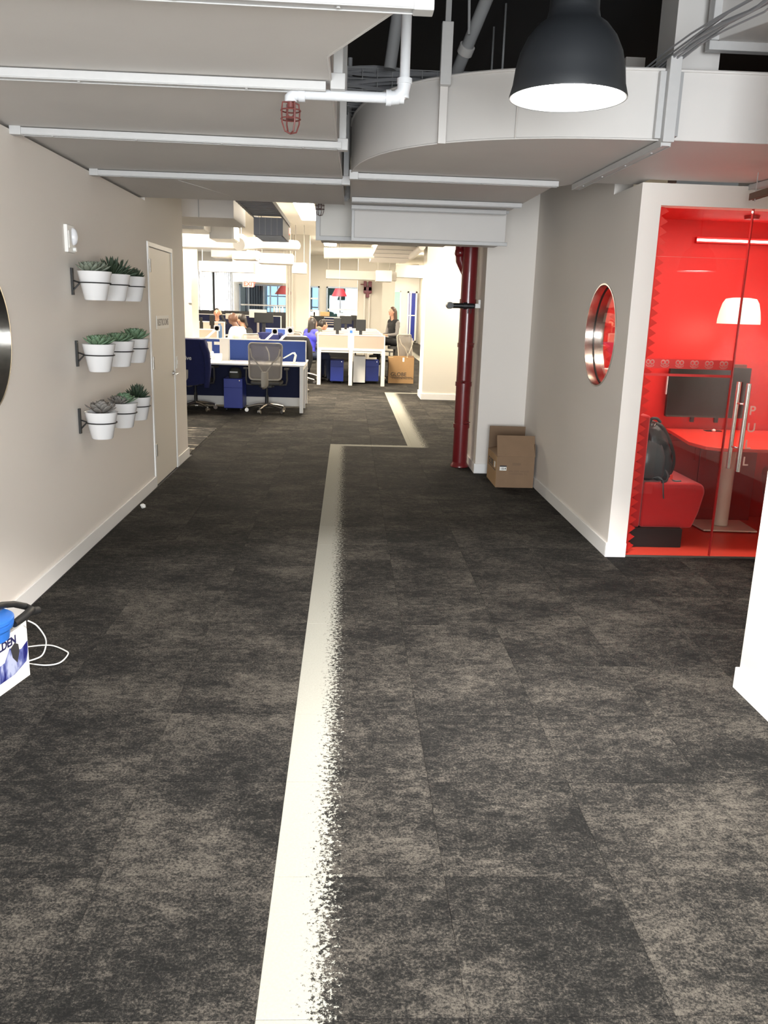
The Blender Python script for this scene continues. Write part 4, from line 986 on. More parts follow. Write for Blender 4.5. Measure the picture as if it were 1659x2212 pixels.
far_window(4, 517, 620, .1, 2.32, YB - .06, 'glazed room front with a dark curtain behind, left of the middle column', (537, 570, 584), (1.62,))
far_window(5, 668, 690, .1, 2.32, YB - .06, 'narrow pale blue window right of the middle column', (), (1.9, 1.5))
far_window(6, 705, 787, .1, 2.32, YB - .06, 'glazed room front with a teal wall behind, centre of the office', (735, 779), (1.55,))
# daylight windows further back seen through the glass rooms
far_window(7, 575, 640, .9, 2.9, 35.9, 'pale blue daylit window at the back of the left glazed room', (600,), (1.55, 2.0), M['skyglow'])
far_window(8, 672, 700, .9, 2.9, 35.9, 'blue daylit window behind the narrow glazing', (), (1.6,), M['skyglow'])
far_window(9, 736, 778, .6, 2.9, 35.9, 'brilliant white daylit window behind the central glazed room', (), (), M['whiteglow'])
# dark curtain
def drape(name, label, xa, xb, Y, z0, z1, m, n=60, amp=.05, fr=7):
    a, b = Xb(xa, Y), Xb(xb, Y); mb = MB(); vs = []
    for i in range(n + 1):
        x = a + (b - a) * i / n; yy = Y + amp * math.sin(i * 2 * PI * fr / n)
        vs += [(x, yy, z0), (x, yy, z1), (x, yy + .01, z0), (x, yy + .01, z1)]
    fs = []
    for i in range(n): o = 4 * i; fs += [(o, o + 4, o + 5, o + 1), (o + 2, o + 3, o + 7, o + 6), (o + 1, o + 5, o + 7, o + 3), (o, o + 2, o + 6, o + 4)]
    mb.add(vs, fs, True); return tag(obj(name, mb, m), label, 'curtain')
drape('curtain', 'dark grey curtain behind the left glazed room front', 530, 568, 31.2, 0, 2.35, M['curtaind'])
# left windows with white curtains
far_window(10, 430, 462, 1.1, 2.75, 29.9, 'bright window between white drapes left of the exit sign, nearest the column', (446,), (), M['dayglow'], M['trim'])
far_window(11, 470, 502, 1.1, 2.75, 29.9, 'bright window between white drapes just left of the exit sign', (486,), (), M['dayglow'], M['trim'])
drape('curtain', 'white drape at the far left window beside the left column', 436, 452, 29.6, .02, 2.78, M['curtain'], 30, .06, 4)
drape('curtain', 'white drape between the two left windows', 456, 474, 29.6, .02, 2.78, M['curtain'], 30, .06, 4)
drape('curtain', 'white drape just left of the exit sign', 484, 500, 29.6, .02, 2.78, M['curtain'], 30, .06, 4)
tag(obj('window_pole', MB().box(Xb(463, 29.4) - .03, Xb(463, 29.4) + .03, 29.3, 29.36, 0, 2.8), M['black']), 'thin black upright between the left drapes', 'post')
# corridor end
YC = 42
struct('wall_corridor_end', MB().box(Xb(840, YC), 3.55, YC + .2, YC + .3, 0, 3.35), M['trim'], 'bright end wall of the far corridor', 'wall')
far_window(12, 846, 866, .05, 2.5, YC - .2, 'teal glazed panel at the end of the far corridor', (849,), (1.0,), [M['black'], M['teal']], M['white'])
far_window(13, 880, 901, .05, 2.5, YC - .1, 'glass doors with deep blue panels at the end of the far corridor', (887,), (1.35,), [M['purple'], M['blue']], M['white'], .08)
# exit sign
ex = thing('exit_sign', 'small red EXIT sign hanging left of the middle column', 'sign', at(536, 620, 27.5))
q = at(536, 613, 27.5); obj('sign_box', MB().box(q.x - .17, q.x + .17, 27.5, 27.55, q.z - .1, q.z + .1), mat('exit_housing', (.8, .35, .3), .5), ex)
text('sign_letters', 'EXIT', .19, frame((q.x - .15, 27.497, q.z - .068), (1, 0, 0), (0, 0, 1)), M['exitred'], ex, bold=.006)
obj('stem', MB().cyl((q.x, 27.52, q.z + .1), (q.x, 27.52, 3.35), .012), M['white'], ex)

# office ceiling services
def dbox(label, x0, x1, y0, y1, z0, z1, m='duct_white', name='office_duct'):
    t_ = dbox_(label, x0, x1, y0, y1, z0, z1, m, name)
    if z1 < 3.3:
        for xx in (x0 + .06, x1 - .06): obj('hanger_rod', MB().cyl((xx, (y0 + y1) / 2, z1), (xx, (y0 + y1) / 2, 3.35), .008, n=6), M['duct_white'], t_)
    return t_
def dbox_(label, x0, x1, y0, y1, z0, z1, m='duct_white', name='office_duct'):
    return duct_thing(name, label, [(x0, y0), (x1, y0), (x1, y1), (x0, y1)], z0, z1, m)
def px2(x, Y): return at(x, 500, Y).x
t = dbox('grey duct just beyond the end of the left wall', px2(360, 9.8), px2(505, 9.8), 9.8, 10.9, at(450, 470, 9.8).z, 3.05, 'duct')
obj('seam', MB().box(px2(430, 9.8) - .004, px2(430, 9.8) + .004, 9.795, 9.80, at(450, 470, 9.8).z, 3.0), M['greypipe'], t)
t = dbox('white air outlet box below the grey duct, left one', px2(370, 12), px2(438, 12), 12, 12.8, at(420, 495, 12).z, 3.0)
obj('grille', MB().box(px2(436, 12), px2(436, 12) + .03, 12.02, 12.75, at(420, 494, 12).z, 2.92), M['trim'], t)
t = dbox('white air outlet box below the grey duct, right one', px2(452, 12.6), px2(500, 12.6), 12.6, 13.3, at(480, 516, 12.6).z, at(480, 480, 12.6).z)
obj('grille', MB().box(px2(500, 12.6), px2(500, 12.6) + .03, 12.62, 13.25, at(480, 514, 12.6).z, at(480, 484, 12.6).z), M['trim'], t)
dbox('long white duct crossing above the left office column', px2(380, 14.6), px2(524, 14.6), 14.6, 15.2, at(460, 535, 14.6).z, at(460, 503, 14.6).z)
tag(obj('round_duct', MB().tube([(px2(516, 14), 14.0, at(520, 528, 14).z), (px2(560, 15), 15.2, at(560, 528, 15.2).z + .02), (px2(640, 17.2), 17.0, at(630, 532, 17.2).z)], .10, 20), M['duct_white']), 'round white duct sweeping below the cable basket', 'duct')
dbox('stepped white duct hanging left of the middle column', px2(455, 17), px2(558, 17), 17, 17.5, at(500, 556, 17).z, at(500, 540, 17).z)
t = dbox('deep white duct with a tapered underside left of the middle column', px2(500, 16.4), px2(552, 16.4), 16.4, 17.0, at(520, 560, 16.4).z, at(520, 541, 16.4).z)
dbox('white duct box touching the middle column from the left', px2(556, 18.5), px2(632, 18.5), 18.5, 19.2, at(590, 569, 18.5).z, at(590, 547, 18.5).z)
dbox('white beam crossing the office above the left drapes', px2(427, 23), px2(547, 23), 23, 23.5, at(480, 587, 23).z, at(480, 565, 23).z)
dbox('white header box on top of the middle column', px2(630, 18.8), px2(661, 18.8), 18.9, 19.5, at(640, 590, 18.9).z, at(640, 567, 18.9).z)
dbox('white bulkhead above the exit sign', px2(500, 28), px2(622, 28), 28.1, 28.5, at(560, 610, 28).z, 3.34)
# right side
t = dbox('wide slatted duct underside right of the middle column', .52, 1.42, 14.9, 21.9, 2.76, 3.05, 'duct')
for yy in (15.9, 17, 18.2, 19.6): obj('seam', MB().box(.53, 1.41, yy, yy + .03, 2.752, 2.76), M['greypipe'], t)
tag(obj('round_duct', MB().tube([(px2(700, 19), 19.2, at(700, 545, 19).z), (px2(810, 19), 19.2, at(800, 545, 19).z)], .12, 18), M['duct_white']), 'round white duct between the bright lights and the slatted duct', 'duct')
dbox('white beam over the far central glazed room', px2(705, 25), px2(860, 25), 25, 25.5, at(780, 604, 25).z, at(780, 585, 25).z)
dbox('angled white box at the end of the far beam', px2(815, 24), px2(850, 24), 24, 24.8, at(830, 608, 24).z, at(830, 584, 24).z)
dbox('curved white header above the far corridor', px2(860, 27), px2(925, 27), 27, 27.5, at(890, 600, 27).z, at(890, 573, 27).z)
tag(obj('diagonal_pipe', MB().tube([at(888, 555, 17), at(912, 533, 15.2)], .06, 12), M['duct_white']), 'white pipe slanting up right of the slatted duct', 'pipe')
# cable basket in front of the lights
t = thing('cable_basket', 'grey slatted cable basket hanging before the bright office lights', 'cable tray', (-1.0, 10.5, 2.5))
xa, xb = px2(548, 10.6), px2(611, 10.6); z0, z1 = at(580, 508, 10.6).z, at(580, 470, 10.6).z
gm = mat('basket_grey', (.20, .205, .23), .6)
obj('basket_box', MB().box(xa, xb, 10.6, 11.7, z0, z1), gm, t)
for k in range(9):
    y = 8.98 + .0 + k * .18
    obj('slat', MB().box(xa - .03, xb, y, y + .12, z1 + .01, z1 + .03), gm, t)
mb = MB()
for k in range(8): mb.box(xa + .02, xb - .02, 10.68 + k * .125, 10.70 + k * .125, z0 - .008, z0)
for k in range(1, 5): mb.box(xa + k * (xb - xa) / 5 - .003, xa + k * (xb - xa) / 5 + .003, 10.594, 10.6, z0, z1)
obj('mesh_rib', mb, M['greypipe'], t)
for yq in (9.3, 11.5): obj('hanger_rod', MB().cyl((xa, yq, z1), (xa, yq, 3.35), .006, n=6), M['greypipe'], t)
for xq in (xa, xb): obj('side_rail', MB().box(xq - .012, xq + .012, 9.0, 11.7, z1, z1 + .05), gm, t)
# troffers
tr0 = None
for i, (x, y) in enumerate(TROFFERS):
    if tr0 is None:
        tr0 = thing('office_light_fixture', 'x', 'lamp', (0, 0, 3.2))
        obj('housing', MB().box(-.17, .17, -.62, .62, 3.225, 3.27), M['white'], tr0)
        obj('diffuser', MB().box(-.15, .15, -.6, .6, 3.2, 3.225), M['troffer'], tr0)
        for yy in (-.5, .5): obj('hanging_wire', MB().cyl((0, yy, 3.27), (0, yy, 3.35), .004, n=6), M['greypipe'], tr0)
        c = tr0
    else: c = copy_tree(tr0)
    c.location = (x, y, 3.2); c['group'] = 'glowing linear office lights'
    c['label'] = 'glowing office light fixture, ' + ['nearest, just left of the cable basket', 'at the far left before the left column', 'over the front of the beige desk', 'over the left beige-screened desk', 'right beside the middle column', 'over the far left desk row', 'beyond the square column, over the corridor mouth', 'over the middle of the far corridor', 'before the central glazed room', 'before the exit sign bulkhead', 'deepest down the far corridor', 'right of the square column, nearest the pipe', 'added to brighten the very end of the far corridor', 'second behind the cable basket', 'hidden left of the left column', 'farthest left, behind the left column'][i]  # the fixture at the corridor end is added to lift its dark wall
tag(obj('fire_alarm', MB().box(at(618, 500, 14.8).x, at(627, 500, 14.8).x, 14.8, 14.86, at(622, 507, 14.8).z, at(622, 493, 14.8).z), M['exitred'], bevel=.01), 'small red alarm box in front of the bright lights', 'alarm')
# red shades
for nm, (xx, yt, yb_, Y, rt_, rb_, m) in (('red cone lampshade hanging in front of the central glazed room', (733, 624, 640, 24, .12, .22, 'shade_red')), ('maroon cone lampshade half hidden by the middle column', (613, 618, 636, 24, .1, .26, 'shade_dark'))):
    a, b = at(xx, yt, Y), at(xx, yb_, Y); t = thing('cone_lampshade', nm, 'lamp', b)
    obj('lamp_shade', MB().lathe([(rb_, b.z), (rt_, a.z), (.0, a.z + .01)], (b.x, Y, 0), 28), M[m], t)
    obj('cord', MB().cyl((b.x, Y, a.z), (b.x, Y, 3.35), .008, n=6), M['white'], t)
# red valve station
q = at(794, 625, 26)
t = thing('valve_station', 'dark red valve assembly with white pipes on the far wall', 'valve', (q.x, 26, q.z - .5))
obj('valve_body', MB().box(q.x - .12, q.x - .03, 26, 26.12, q.z - .05, q.z + .24).box(q.x + .02, q.x + .13, 26, 26.12, q.z - .05, q.z + .24).box(q.x - .12, q.x + .13, 26, 26.1, q.z - .12, q.z + .08).box(q.x - .05, q.x + .06, 26, 26.1, q.z - .24, q.z - .1).cyl((q.x - .22, 26.05, q.z + .14), (q.x - .1, 26.05, q.z + .14), .015), M['redpipe'], t, .02)
for dx in (-.08, .06): obj('drain_pipe', MB().cyl((q.x + dx, 26.05, 0), (q.x + dx, 26.05, q.z - .15), .03, n=10), M['duct_white'], t)
tag(obj('valve_backing_post', MB().box(q.x - .3, q.x + .45, 26.13, 26.5, 0, 3.35), wm), 'white column carrying the red valve assembly', 'column')

# ------------------------------------------------------------------ office chair
def make_chair(mesh_m, frame_m, label):
    """local: sitter faces +Y, origin on floor"""
    t = thing('office_chair', label, 'chair')
    for k in range(5):
        a = PI / 2 + .35 + k * 2 * PI / 5; c, s_ = math.cos(a), math.sin(a)
        mb = MB().tube([(0.02 * c, .02 * s_, .115), (.16 * c, .16 * s_, .105), (.30 * c, .30 * s_, .075)], [.028, .022, .016], 8); obj('base_leg', mb, M['alu'], t)
        mb = MB(); ax = V((-s_, c, 0)) * .022; p = V((.31 * c, .31 * s_, .03)); mb.cyl(p - ax, p - ax * .25, .03, n=14).cyl(p + ax * .25, p + ax, .03, n=14).cyl(p, p + V((0, 0, .045)), .009, n=8)
        obj('caster', mb, M['alu'], t)
    obj('gas_lift', MB().cyl((0, 0, .08), (0, 0, .26), .027).cyl((0, 0, .26), (0, 0, .41), .017), M['black'], t)
    obj('mechanism', MB().box(-.09, .09, -.14, .1, .385, .43).cyl((-.12, -.02, .40), (.12, -.02, .40), .012), M['chairdark'], t, .01)
    mb = MB().prism([(-.22, -.20), (.22, -.20), (.25, -.05), (.24, .22), (.18, .27), (-.18, .27), (-.24, .22), (-.25, -.05)], .43, .485); obj('seat', mb, M['chairdark'], t, .02, 3)
    # back: frame outline, mesh skin, spine, Y arms
    def bp_(x, z): return (x, -.25 - .03 * math.cos((z - .5) * 5) + .10 * (x / .26) ** 2 * .5, z)
    out = []
    W, z0, z1, rr = .25, .52, 1.06, .05
    for cx_, cz_, a0 in ((W - rr - .01, z0 + rr, -PI / 2), (W - rr, z1 - rr, 0), (-W + rr, z1 - rr, PI / 2), (-W + rr + .01, z0 + rr, PI)):
        for k in range(5):
            a = a0 + k * PI / 8; out.append((cx_ + rr * math.cos(a), cz_ + rr * math.sin(a)))
    fullo = []
    for i in range(len(out)):
        a, b = V(out[i]), V(out[(i + 1) % len(out)]); n = max(1, int((b - a).length / .07))
        for k in range(n): q = a.lerp(b, k / n); fullo.append((q.x, q.y))
    obj('back_frame', MB().tube([bp_(x, z) for x, z in fullo], .013, 8, True), frame_m, t)
    mb = MB(); N = 12; vs = [bp_(-.238 + .476 * i / N, .535 + .51 * j / N) for j in range(N + 1) for i in range(N + 1)]
    mb.add(vs, [(j * (N + 1) + i, j * (N + 1) + i + 1, (j + 1) * (N + 1) + i + 1, (j + 1) * (N + 1) + i) for j in range(N) for i in range(N)], True)
    o = obj('mesh_back', mb, mesh_m, t); so = o.modifiers.new('s', 'SOLIDIFY'); so.thickness = .003
    mb = MB().tube([(0, -.10, .41), (0, -.20, .41), (0, -.285, .44), (0, -.305, .52), (0, -.31, .64)], [.055, .06, .065, .065, .06], 8, flat=.4)
    obj('spine', mb, M['chairgrey'], t)
    obj('back_brace', MB().tube([(.03, -.315, .64), (.12, -.305, .78), (.20, -.27, .86), (.225, -.235, .98)], .011, 6).tube([(-.03, -.315, .64), (-.12, -.305, .78), (-.20, -.27, .86), (-.225, -.235, .98)], .011, 6), M['chairgrey'], t)
    for s in (-1, 1):
        obj('armrest', MB().tube([(s * .2, -.02, .42), (s * .3, -.02, .43), (s * .315, -.02, .50), (s * .31, -.02, .66)], .016, 8).box(s * .31 - .035, s * .31 + .035, -.12, .12, .66, .69), M['chairdark'], t, .005)
    return t
ch_proto = make_chair(M['chairmesh'], M['chairgrey'], 'x')
ch_used = [False]
def chair(x, y, rz, label, group='grey mesh office chairs'):
    c = ch_proto if not ch_used[0] else copy_tree(ch_proto); ch_used[0] = True
    c.location = (x, y, 0); c.rotation_euler.z = rz; c['label'] = label; c['group'] = group; return c
def jacket(name, label, root, m, w_=.29, z0=.40, z1=1.09, lettering=None):
    """garment draped over a chair back; geometry follows the chair's own placement"""
    T_ = Matrix.Translation(root.location) @ Matrix.Rotation(root.rotation_euler.z, 4, 'Z')
    mb = MB(); n = 28; vs = []
    lv = [(.98, .80, 0), (1.0, 1.0, .0), (1.02, .94, .35), (1.08, .72, .7), (1.12, .5, 1)]
    rings = [(z1 + .012, .55, .02), (z1, .92, .045), (z1 - .06, 1.0, .062), (z1 - .25, 1.03, .075), (z1 - .45, 1.05, .085), (z0, 1.0, .09)]
    for z, sx, sy in rings:
        for i in range(n):
            a = 2 * PI * i / n; c, s_ = math.cos(a), math.sin(a)
            fold = .010 * math.sin(a * 9 + z * 6) * (1.2 - z)
            zz = z + (.05 * c * (1 if z < .6 else 0))
            vs.append((math.copysign(abs(c) ** .6, c) * w_ * sx + fold, -.245 + math.copysign(abs(s_) ** .7, s_) * sy + fold + .03 * (c * c), zz))
    fs = []
    for k in range(len(rings) - 1):
        for i in range(n): fs.append((k * n + i, k * n + (i + 1) % n, (k + 1) * n + (i + 1) % n, (k + 1) * n + i))
    fs.append(tuple(range(n)))
    mb.add(vs, fs, True, T_)
    for s in (-1, 1):
        mb.tube([T_ @ V(q) for q in ((s * w_ * .8, -.27, z1 - .03), (s * w_ * 1.03, -.29, z1 - .2), (s * w_ * 1.08, -.28, z1 - .42), (s * w_ * .98, -.27, z0 - .02))], [.05, .055, .05, .04], 10)
    t = thing(name, label, 'clothing', T_ @ V((0, -.25, z0)))
    obj('garment', mb, m, t)
    if lettering: text('lettering', lettering[0], lettering[1], T_ @ frame(lettering[2], (1, 0, 0), (0, 0, 1)), M['paper'], t, .001, .001)
    return t
chair(-1.24, 13.0, 0, 'grey mesh office chair with its back to the viewer at the blue front desk')
cj = chair(-2.35, 13.08, -.2, 'office chair under a navy jacket at the left end of the blue desk')
jacket('draped_jacket', 'navy blue jacket with white lettering draped over the leftmost chair', cj, M['navy'], lettering=('uMyLive', .085, (-.20, -.35, .79)))

# ------------------------------------------------------------------ blue desk cluster
dA = thing('desk_bench', 'long white bench desk with blue screens, nearest in the office', 'desk', (-1.75, 13.6, 0))
XA0, XA1 = -3.3, -.66
obj('desktop', MB().box(XA0, XA1, 12.92, 13.58, .715, .74), M['deskw'], dA, .003)
obj('desktop', MB().box(XA0, XA1, 13.66, 14.35, .715, .74), M['deskw'], dA, .003)
for (x, y) in ((-.70, 12.96), (-.70, 14.30), (-.70, 13.62), (-3.2, 12.96)):
    obj('leg', MB().box(x - .028, x + .028, y - .028, y + .028, 0, .715), M['deskm'], dA, .003)
obj('leg', MB().box(-.728, -.672, 13.0, 14.26, .66, .712), M['deskm'], dA)
obj('bottom_rail', MB().box(XA0, -.74, 13.585, 13.64, .03, .17), M['deskm'], dA, .003)
obj('modesty_panel', MB().box(XA0, -.74, 13.60, 13.63, .17, .70), M['navyp'], dA)
for (xa, xb, nm) in ((-3.3, -2.03, 'l'), (-1.90, -.66, 'r')):
    sf = obj('screen_frame', MB().box(xa, xb, 13.60, 13.64, 1.07, 1.085).box(xa, xa + .015, 13.60, 13.64, .74, 1.07).box(xb - .015, xb, 13.60, 13.64, .74, 1.07), M['deskm'], dA)
    obj('screen_panel', MB().box(xa + .015, xb - .015, 13.605, 13.635, .745, 1.07), M['bluepanel'], dA)
obj('centre_post', MB().box(-2.03, -1.90, 13.58, 13.66, .70, 1.09), M['deskm'], dA, .003)
def pedestal(x, y, label, rz=0):
    t = thing('drawer_pedestal', label, 'cabinet', (x, y, 0), 'blue drawer pedestals under the desks')
    obj('pedestal_body', MB().box(x - .145, x + .145, y + .012, y + .5, .045, .50), M['blue'], t, .003)
    for z0_, z1_ in ((.05, .36), (.365, .495)):
        dr = obj('drawer_front', MB().box(x - .143, x + .143, y, y + .011, z0_, z1_), M['blue'], t, .002)
    obj('lock', MB().cyl((x + .10, y - .003, .475), (x + .10, y + .002, .475), .009, n=10), M['chrome'], t)
    for dx in (-.11, .11): 
        for dy in (.06, .44): obj('caster', MB().cyl((x + dx - .012, y + dy, .024), (x + dx + .012, y + dy, .024), .023, n=12), M['black'], t)
pedestal(-1.76, 13.0, 'blue drawer pedestal left of the grey chair under the front desk')
# things on the pedestal / desk
t = thing('bag_on_pedestal', 'dark bag with a white flap on top of the blue pedestal', 'bag', (-1.75, 13.2, .5))
obj('bag_body', loft([(-1.75, 13.2, .502, .09, .09, 4), (-1.75, 13.2, .58, .095, .09, 4), (-1.75, 13.2, .64, .075, .07, 3), (-1.75, 13.2, .66, .05, .05, 2)]), mat('olive_bag', (.035, .035, .025), .7), t)
obj('white_flap', MB().box(-1.82, -1.70, 13.100, 13.108, .585, .605), M['paper'], t)
def paper_sheet(label, xa, xb, z0, z1, y, name='pinned_paper'):
    return tag(obj(name, MB().box(xa, xb, y - .003, y, z0, z1), M['paper']), label, 'paper')
q0, q1 = at(420, 737, 13.59), at(458, 768, 13.59); paper_sheet('large white sheet pinned to the left blue screen', q0.x, q1.x, q1.z, q0.z, 13.604)
q0, q1 = at(462, 738, 13.59), at(475, 745, 13.59); paper_sheet('small white card clipped to the left blue screen', q0.x, q1.x, q1.z, q0.z, 13.604)
t = thing('desk_phone', 'white desk phone at the left of the centre post', 'phone', (at(468, 777, 13.3).x, 13.3, .74))
q = at(470, 775, 13.3)
obj('phone_base', MB().add([(q.x - .1, 13.2, .741), (q.x + .06, 13.2, .741), (q.x + .06, 13.4, .741), (q.x - .1, 13.4, .741), (q.x - .1, 13.24, .765), (q.x + .06, 13.24, .765), (q.x + .06, 13.4, .86), (q.x - .1, 13.4, .86)], [(0, 3, 2, 1), (0, 1, 5, 4), (1, 2, 6, 5), (2, 3, 7, 6), (3, 0, 4, 7), (4, 5, 6, 7)]), M['white'], t, .004)
obj('handset', MB().tube([(q.x - .13, 13.28, .80), (q.x - .09, 13.27, .825), (q.x - .09, 13.37, .875)], .022, 8), M['white'], t)
t = thing('desk_lamp', 'low white angled desk lamp at the right end of the blue desk', 'lamp', (-.86, 13.3, .74))
a, b, c_ = at(612, 774, 13.3), at(636, 763, 13.3), V((-.86, 13.3, .745))
obj('lamp_arm', MB().tube([a, b + V((-.03, 0, 0)), b, b + V((.02, 0, -.03)), (-.84, 13.3, .75)], [.008, .011, .018, .02, .02], 8), M['white'], t)
obj('lamp_base', MB().cyl((-.84, 13.3, .741), (-.84, 13.3, .752), .07, n=20), M['white'], t)
t = thing('task_lamp', 'small white task lamp seen through the grey chair mesh', 'lamp', (-1.30, 13.4, .74))
obj('lamp_base', MB().cyl((-1.24, 13.42, .741), (-1.24, 13.42, .755), .06, n=18), M['white'], t)
obj('lamp_arm', MB().tube([(-1.24, 13.42, .75), (-1.24, 13.42, .88), (-1.30, 13.42, 1.0)], .009, 8), M['white'], t)
tag(obj('white_mug', MB().lathe([(.0, .741), (.035, .741), (.038, .83), (.034, .83), (.032, .75), (.0, .75)], (-1.08, 13.4, 0), 20), M['white']), 'white mug on the blue desk behind the chair mesh', 'mug')
def monitor_arm(label, pbase, pjoint, Y, size=.12):
    b0 = at(*pbase, Y); b0 = V((b0.x, Y, .742)); j = at(*pjoint, Y - .05); k_ = at(pbase[0], pbase[1], Y)
    t = thing('monitor_arm', label, 'monitor arm', b0, 'bare white monitor arms on the front desk')
    obj('pole', MB().cyl(b0, (b0.x, b0.y, k_.z + .02), .018, n=12).cyl(b0, b0 + V((0, 0, .015)), .045, n=16), M['white'], t)
    obj('arm', MB().tube([(b0.x, b0.y, k_.z), j], .02, 8, flat=.7), M['white'], t)
    obj('mount_plate', MB().box(j.x - size / 2, j.x + size / 2, j.y - .03, j.y - .022, j.z - size / 2, j.z + size / 2).cyl((j.x, j.y - .03, j.z), (j.x, j.y + .02, j.z), .04, n=16), M['white'], t, .004)
monitor_arm('bare white monitor arm nearest the middle of the blue desk', (567, 741), (594, 716), 13.95, .10)
monitor_arm('bare white monitor arm at the right end of the blue desk', (600, 740), (627, 714), 14.1, .12)
monitor_arm('bare white monitor arm near the left column', (446, 730), (469, 709), 13.95, .09)

# ------------------------------------------------------------------ beige desk cluster
dB = thing('desk_bench', 'double row of white bench desks with beige screens behind the blue desk', 'desk', (.08, 20.5, 0))
YB0, YB1 = 17.9, 23.6
for (xa, xb) in ((-.64, .03), (.12, .80)):
    obj('desktop', MB().box(xa, xb, YB0, YB1, .735, .765), M['deskw'], dB, .003)
    obj('beam_rail', MB().box(xa, xb, YB0 + .02, YB0 + .07, .69, .733), M['deskm'], dB)
    for k in range(5):
        y = YB0 + .02 + k * 1.4
        obj('screen_panel', MB().box(xa + .02, xb - .02, y + .005, y + .025, .785, 1.05), M['beige'], dB)
        obj('screen_frame', MB().box(xa, xb, y, y + .03, 1.05, 1.07).box(xa, xb, y, y + .03, .765, .785).box(xa, xa + .02, y, y + .03, .785, 1.05).box(xb - .02, xb, y, y + .03, .785, 1.05), M['deskm'], dB)
for x in (-.60, .77):
    for y in (YB0 + .04, 20.7, YB1 - .05): obj('leg', MB().box(x - .04, x + .04, y - .04, y + .04, 0, .735), M['deskm'], dB, .003)
for y in (YB0 + .04, 20.7, YB1 - .05): obj('leg', MB().box(.035, .115, y - .04, y + .04, 0, 1.10), M['deskm'], dB, .003)
obj('spine_rail', MB().box(.05, .10, YB0 + .1, YB1, .62, .80), M['deskm'], dB)
pedestal(-.22, 18.35, 'blue drawer pedestal under the left half of the beige desk')
pedestal(.56, 18.6, 'blue drawer pedestal under the right half of the beige desk')
tag(obj('white_cabinet', MB().box(.14, .40, 18.35, 18.9, .03, .60), M['white'], bevel=.004), 'white pedestal beside the centre leg under the beige desk', 'cabinet')
tag(obj('blue_tape_box', MB().box(.045, .105, 17.91, 17.97, 1.10, 1.16), M['toolblue'], bevel=.004), 'small blue box on top of the centre post of the beige desk', 'box')
# globe box
gb = thing('cardboard_box', 'tall brown cardboard box with GLOBE printing standing beside the beige desk', 'box', (1.2, 18.9, 0))
gx0, gx1, gy, gh = .93, 1.50, 18.75, .575
obj('box_body', MB().box(gx0, gx1, gy, gy + .4, 0, gh), M['cardboard'], gb, .004)
obj('flap', MB().box(gx0 + .1, gx0 + .4, gy, gy + .012, gh, gh + .035), M['cardboard'], gb)
obj('flap', MB().box(gx0 + .43, gx1 - .01, gy + .02, gy + .035, gh, gh + .045), M['cardboard2'], gb)
obj('white_label', MB().box(1.24, 1.28, gy - .004, gy - .001, gh - .09, gh), M['paper'], gb)
text('box_lettering', 'GLOBE', .115, frame((gx0 + .05, gy - .002, .165), (1, 0, 0), (0, 0, 1)), M['ink'], gb, .0005, .0012)
obj('printed_rule', MB().box(gx0 + .05, gx1 - .04, gy - .004, gy - .001, .135, .146), M['ink'], gb)
text('box_print', 'STORAGE & MOVING CO. INC.\n        718-555-0199', .034, frame((gx0 + .1, gy - .002, .10), (1, 0, 0), (0, 0, 1)), M['ink'], gb, .0004, .0006) if False else text('box_print', 'STORAGE & MOVING CO. INC.', .036, frame((gx0 + .08, gy - .002, .10), (1, 0, 0), (0, 0, 1)), M['ink'], gb, .0004, .0006)
# chairs around the beige desk
chair(1.17, 19.48, .8, 'grey mesh chair with its back to the viewer behind the tall cardboard box')
chair(-1.0, 18.3, -.9, 'office chair of the dark-haired woman with the blue jacket')
chair(-.95, 19.5, -1.2, 'office chair of the man leaning over the beige desk')
chair(-2.08, 16.95, 1.0, 'grey mesh chair of the bald man')
cnv = chair(-1.60, 17.5, .1, 'office chair covered by a navy blue jacket in the second row')
jacket('draped_jacket', 'navy jacket hanging over the chair right of the woman in black', cnv, M['navy'], .27, .5, 1.08, ('UA', .07, (.1, -.33, .72)))
cbk = chair(-1.05, 16.4, .2, 'office chair with a black coat behind the bare monitor arms')
jacket('draped_coat', 'black coat hanging over the chair left of the dark-haired woman', cbk, M['blackcloth'], .27, .5, 1.05)

# ------------------------------------------------------------------ other desks further left and back
def desk_row(label, x0, x1, y0, y1, z=.74, panel='beige', ph=1.1):
    t = thing('desk_bench', label, 'desk', ((x0 + x1) / 2, (y0 + y1) / 2, 0))
    obj('desktop', MB().box(x0, x1, y0, y1, z - .03, z), M['deskw'], t)
    for x in (x0 + .05, x1 - .05):
        for y in (y0 + .05, y1 - .05): obj('leg', MB().box(x - .03, x + .03, y - .03, y + .03, 0, z - .03), M['deskm'], t)
    ym = (y0 + y1) / 2
    obj('screen_panel', MB().box(x0, x1, ym - .015, ym + .015, z, ph), M[panel], t)
    obj('screen_frame', MB().box(x0, x1, ym - .02, ym + .02, ph, ph + .02).box(x0, x0 + .03, ym - .02, ym + .02, z, ph).box(x1 - .03, x1, ym - .02, ym + .02, z, ph), M['deskm'], t)
    return t
desk_row('white desk with beige screens before the bald man', -4.9, -2.62, 16.6, 18.0)
desk_row('white desk with a navy screen behind the navy jacket', -1.95, -1.40, 19.0, 19.9, panel='bluepanel')
desk_row('white desk row with beige screens beside the dark-haired man', -5.6, -3.2, 21.6, 23.0, panel='beige', ph=1.15)
desk_row('far white desk row before the exit sign', -5.5, -2.0, 25.0, 26.4, panel='navyp', ph=1.30)
desk_row('far white desk row before the central glazed room', -1.6, .25, 26.2, 27.6, panel='navyp', ph=1.30)
tag(obj('low_partition', MB().box(Xb(428, 28), Xb(622, 28), 28.0, 28.1, 0, at(520, 672, 28).z), M['black']), 'black low partition along the back of the left office', 'partition')
